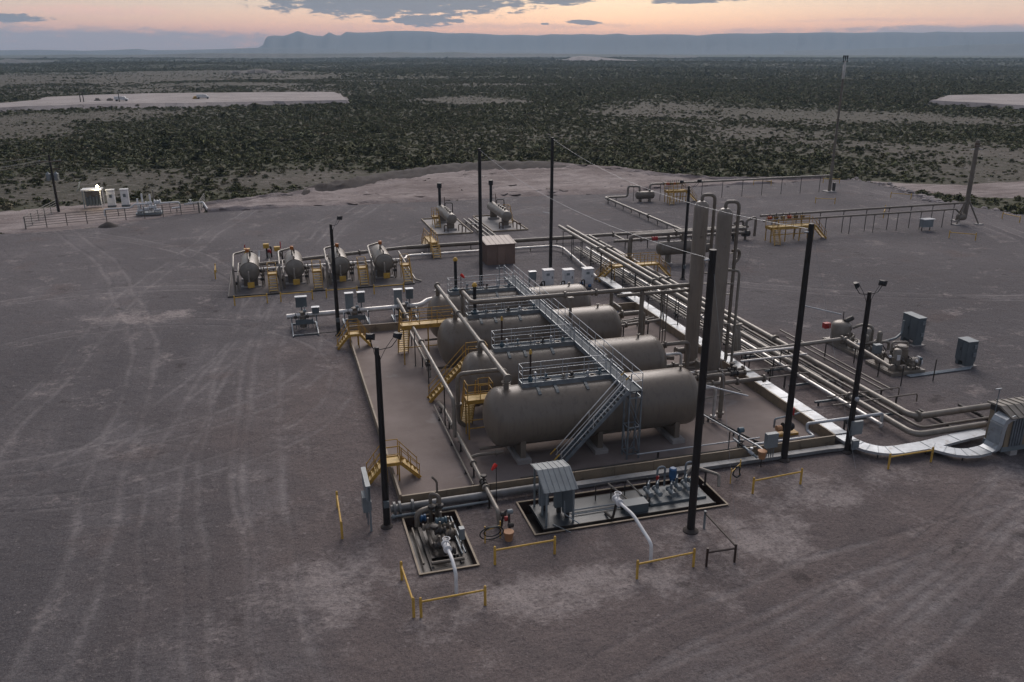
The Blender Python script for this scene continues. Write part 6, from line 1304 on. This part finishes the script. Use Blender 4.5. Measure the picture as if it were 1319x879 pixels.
# rubble row along the pad edge
rk = random.Random(3)
def rock_fn(seed):
    def f(s):
        rr = random.Random(seed); vv = []
        for i in range(4):
            ph = -.2 + i * .55
            for j in range(7): a = 2 * math.pi * j / 7 + i * .3; r_ = max(.15, math.cos(ph)) * rr.uniform(.75, 1.15); vv.append((r_ * math.cos(a), r_ * math.sin(a) * .8, math.sin(ph) * .7 + rr.uniform(-.08, .08)))
        s.add(vv, [(i * 7 + j, i * 7 + (j + 1) % 7, (i + 1) * 7 + (j + 1) % 7, (i + 1) * 7 + j) for i in range(3) for j in range(7)] + [tuple(range(21, 28))])
    return f
rub = [(1085, 232), (1128, 236), (1160, 246), (1185, 254), (1205, 260), (1250, 267), (1319, 279)]
for i in range(110):
    q = rk.random() ** .8 * (len(rub) - 1.001); k_ = int(q); f = q - k_; px = rub[k_][0] * (1 - f) + rub[k_ + 1][0] * f; py = rub[k_][1] * (1 - f) + rub[k_ + 1][1] * f
    x, y = gnd(px + rk.gauss(0, 3), py + rk.gauss(-1.0, 1.3)); s_ = rk.uniform(.25, .8) * (1.3 if 1150 < px < 1210 else .8)
    o = inst('rock', i % 4, rock_fn(i % 4), ROCKM, None, (x, y, -.1), rk.uniform(0, 6), (s_, s_, s_ * .8), False); tag(o, 'pale limestone rock in the rubble row along the right rear pad edge', 'rock', 'rocks of the rubble row')
for i in range(40):
    x, y = gnd(rk.uniform(560, 1060), 0); px = rk.uniform(600, 1060); x, y = gnd(px, 250 - (px - 600) * .036 + rk.gauss(0, 2.5)); s_ = rk.uniform(.12, .4)
    o = inst('rock', i % 4, rock_fn(i % 4), ROCKM, None, (x, y, .05), rk.uniform(0, 6), (s_, s_, s_ * .7), False); tag(o, 'stone lying on the pale dirt bank behind the pad', 'rock', 'stones on the dirt bank')

# ================================================================== METERING STATION (FAR LEFT)
FM = mat('fence_pipe', (.13, .115, .10), .6, .2, (.085, .07, .06), 1.)
FML = mat('pale_fence_pipe', (.26, .25, .225), .6, .1, (.2, .19, .17), 1.)
def fence(label, a, b_, m_, step=2.6, h=1.45):
    a = Vector((*a, 0)); b_ = Vector((*b_, 0)); t = thing('pipe_fence', label, 'fence', a, 'fences round the metering station'); n = round((b_ - a).length / step)
    for i in range(n + 1): inst('post', h, lambda s: s.cyl((0, 0, -.3), (0, 0, h + .1), .06, n=8), m_, t, a.lerp(b_, i / n))
    for k_ in range(5): MB().cyl(a + Vector((0, 0, .25 + k_ * h / 4.4)), b_ + Vector((0, 0, .25 + k_ * h / 4.4)), .032, n=6).build('rail', m_, t)
fence('pale pipe fence on the left side of the metering station', (-38, 88.5), (-36.8, 102.3), FML); fence('long dark pipe fence along the front of the metering station', (-37.9, 88.3), (-15.8, 94.1), FM); fence('short pale pipe fence on the right side of the metering station', (-15.7, 94.3), (-15.4, 102.6), FML)
t = thing('meter_shelter', 'open metal shelter with a lit lamp at the metering station', 'shelter', (-31.8, 103.5, 0))
for x in (-33.0, -30.5):
    for y in (102.8, 104.6): leg(t, x, y, 2.7, WHITE if x > -31 else GREYBOX, .14)
MB().box(-33.2, -30.3, 102.6, 104.8, 2.7, 2.85).build('roof', WHITE, t, False); MB().box(-33.0, -30.5, 104.55, 104.6, .3, 2.3).build('back_panel', TANL, t, False)
for i in range(5): MB().box(-32.8 + i * .45, -32.45 + i * .45, 103.6, 104.0, .2, 1.5 + .2 * (i % 2)).build('meter_panel', GREYDK, t, False)
sp = MB(); sp.add([(-33.75, 103.0, 2.6), (-33.3, 103.0, 3.9), (-33.3, 104.4, 3.9), (-33.75, 104.4, 2.6), (-33.8, 103.0, 2.62), (-33.35, 103.0, 3.92), (-33.35, 104.4, 3.92), (-33.8, 104.4, 2.62)], [(0, 1, 2, 3), (7, 6, 5, 4), (0, 4, 5, 1), (1, 5, 6, 2), (2, 6, 7, 3), (3, 7, 4, 0)]); sp.build('solar_panel', GREYBOX, t, False); MB().cyl((-33.2, 103.6, 2.6), (-33.5, 103.6, 3.2), .05, n=6).build('solar_mount', GREYBOX, t)
LM = bpy.data.materials.new('lamp_glow'); LM.use_nodes = True; LM.node_tree.nodes['Principled BSDF'].inputs['Emission Color'].default_value = (1, .84, .55, 1); LM.node_tree.nodes['Principled BSDF'].inputs['Emission Strength'].default_value = 60
MB().cyl((-30.5, 102.7, 2.8), (-30.6, 102.3, 3.25), .05, n=6).build('lamp_arm', WHITE, t); MB().lathe((-30.7, 102.3, 3.2), (0, 0, 1), [(0, .1), (.05, .2), (.18, .22), (.3, .1)], 12).build('lamp', LM, t)
ld = bpy.data.lights.new('station_lamp', 'POINT'); ld.energy = 14; ld.color = (1, .80, .5); ld.shadow_soft_size = .2; lo = bpy.data.objects.new('station_lamp', ld); COL.objects.link(lo); lo.location = (-30.7, 102.0, 3.0)
for k_, x in enumerate((-29.1, -27.1)):
    t = thing('instrument_cabinet', ('left', 'right')[k_] + ' tall white cabinet right of the lit shelter', 'cabinet', (x, 103, 0), 'white cabinets at the metering station'); MB().box(x - .55, x + .55, 102.6, 103.4, .3, 2.6).build('body', WHITE, t, False); MB().box(x - .62, x + .62, 102.5, 103.5, 2.602, 2.72).build('lid', WHITE, t, False); MB().box(x - .2, x + .2, 102.57, 102.597, 1.5, 2.0).build('vent', GREYDK, t, False); MB().box(x - .6, x + .6, 102.55, 103.45, 0, .298).build('plinth', GREYDK, t, False)
t = thing('metering_skid', 'cluster of white valves and upright pipes behind the station fence', 'meter skid', (-22.8, 95, 0))
MB().box(-24.6, -21.0, 94.0, 96.4, .05, .3).build('frame', GREYBOX, t, False)
for x, y, h in ((-24.3, 95.3, 2.3), (-23.7, 95.9, 2.9), (-22.6, 95.9, 2.8), (-24.0, 94.6, 1.4)): MB().cyl((x, y, .3), (x, y, h), .13, n=10).build('upright_pipe', WHITE, t)
MB().cyl((-22.1, 96.0, .3), (-22.1, 96.0, 3.4), .11, n=10).build('vent_stack', TANL, t)
for x, y, z, r_ in ((-23.2, 94.6, .8, .38), (-22.2, 94.8, 1.0, .42), (-21.6, 94.5, .6, .3), (-22.8, 95.4, 1.5, .35), (-21.6, 95.6, 1.6, .4), (-23.9, 94.5, .6, .3)): MB().lathe((x - .5, y, z), (1, 0, 0), [(0, r_ * .5), (.04, r_), (.2, r_), (.25, r_ * .6), (.5, r_ * .9), (.75, r_ * .6), (.8, r_), (.96, r_), (1, r_ * .5)], 14).build('valve', WHITE, t)
pipe('white pipe from the left into the station valve cluster', [(-28.8, 94.3, .1), (-28.8, 94.3, 1.1), (-25.2, 94.6, 1.1), (-24.7, 94.6, 1.6), (-23, 94.6, 1.6)], .13, WHITE, supports=2, bend=.3); pipe('white pipe leaving the station valve cluster on the right', [(-21.2, 95.2, 1.5), (-18.6, 95.6, 1.5), (-18.4, 95.6, .7), (-19.6, 95.0, .7)], .12, WHITE, supports=2, bend=.25); pipe('white pipe at the right end of the metering station', [(-18.0, 96.4, 1.0), (-15.3, 97.0, 1.1), (-14.6, 95.2, .2)], .14, WHITE, supports=1.5, bend=.3, valves=((.2, WHITE),))
MB_ = MB(); n = 14; rings = []
for k_ in range(5): rings.append([Vector((-27.2 + (1.45 - .32 * k_) * math.cos(2 * math.pi * i / n) * (1 + .1 * noise.noise((i, k_, 0.3))), 86.3 + (1.1 - .25 * k_) * math.sin(2 * math.pi * i / n), -.05 + .7 * (k_ / 4) ** .8)) for i in range(n)])
MB_.loft(rings); tag(MB_.build('soil_pile', EARTH), 'dark heap of soil in front of the station fence', 'soil pile')
t = thing('utility_pole', 'wooden utility pole with crossarm and two transformers at the far left', 'utility pole', (-36.4, 101.4, 0)); UX, UY = -36.4, 101.4
MB().lathe((UX, UY, -.3), (0, 0, 1), [(0, .2), (8.7, .14), (8.75, .05)], 12).build('shaft', WOOD, t); MB().bar((UX - 1.5, UY, 7.4), (UX + 1.5, UY, 7.4), .12, .14).build('crossarm', RUST, t); MB().bar((UX - .1, UY, 6.3), (UX + 1.2, UY, 6.3), .1, .1).build('lower_arm', RUST, t)
for dx in (-.55, .55): MB().lathe((UX + dx, UY - .1, 4.6), (0, 0, 1), [(0, .3), (.05, .34), (1.0, .34), (1.1, .2), (1.3, .1)], 14).build('transformer', GREYBOX, t); MB().bar((UX, UY, 5.2), (UX + dx, UY - .1, 5.2), .06, .06).build('bracket', DARK, t)
for dx in (-1.4, -.6, .6, 1.4): MB().lathe((UX + dx, UY, 7.47), (0, 0, 1), [(0, .04), (.05, .08), (.2, .06)], 8).build('insulator', GREYBOX, t)
for k_, (dx, z) in enumerate(((-1.4, 7.6), (-.6, 7.6), (1.4, 7.6), (0, 8.4))): wire('power line running left from the utility pole, %s' % ('outermost on the crossarm', 'second on the crossarm', 'right end of the crossarm', 'topmost')[k_], (UX + dx, UY, z), (UX - 60 + dx, UY - 42, z - .6), 1.4, .025, 'power_line', FML)

# ================================================================== FAR PAD: VEHICLES AND POSTS
ZP = 1.5
def on_pad(px, py): return gnd(px, py, ZP)
def truck(label, px, py, boxm, rz=0.):
    x, y = on_pad(px, py); t = thing('truck', label, 'truck', (x, y, ZP)); z = ZP
    MB().box(x - 2.9, x + .4, y - 1.0, y + 1.0, z + .7, z + 2.1).build('cargo_box', boxm, t, False)
    cb = MB(); cb.loft([[Vector((x + xx, y + s_ * 1.15, z + zz)) for xx, zz in ((.5, .5), (2.7, .5), (2.7, 1.1), (1.9, 1.25), (1.5, 1.95), (.5, 1.95))] for s_ in (-1, 1)]); cb.build('cab', WHITE, t, False)
    for xx in (-2.0, 2.0):
        for yy in (-1.1, 1.1): MB().lathe((x + xx, y + yy - .15, z + .4), (0, 1, 0), [(0, .25), (.02, .4), (.28, .4), (.3, .25)], 14).build('wheel', BLACKM, t)
    MB().box(x - 2.7, x + 2.5, y - .5, y + .5, z + .35, z + .49).build('chassis', DARK, t, False)
truck('white box truck parked on the far pale pad', 157, 130.5, WHITE); truck('small white truck near the middle of the far pale pad', 262, 127.5, WHITE)
for k_, px in enumerate((104, 108, 154)):
    x, y = on_pad(px, 131.5); t = thing('derrick_post', 'dark upright post on the far pale pad, %s' % ('left one', 'middle one', 'right one beside the box truck')[k_], 'post', (x, y, ZP)); MB().lathe((x, y, ZP), (0, 0, 1), [(0, .22), (4.5, .15), (4.6, .08)], 10).build('shaft', DARK, t); MB().bar((x - .9, y, ZP + 4.2), (x + .9, y, ZP + 4.2), .14, .14).build('crossbar', DARK, t)
for k_, px in enumerate((126, 142, 252)):
    x, y = on_pad(px, 130 if px < 200 else 127.5); t = thing('equipment_heap', 'low brown equipment on the far pale pad, %s from the left' % ('first', 'second', 'third')[k_], 'equipment', (x, y, ZP)); MB().box(x - 1.3, x + 1.3, y - .8, y + .8, ZP, ZP + .5 + .3 * (k_ % 2)).build('body', (TANL, TANP, YEL)[k_], t, False); MB().lathe((x - .9, y, ZP + .7), (1, 0, 0), [(0, .2), (.15, .5), (1.5, .5), (1.7, .2)], 12).build('drum', (TANP, TANL, YEL)[k_], t)
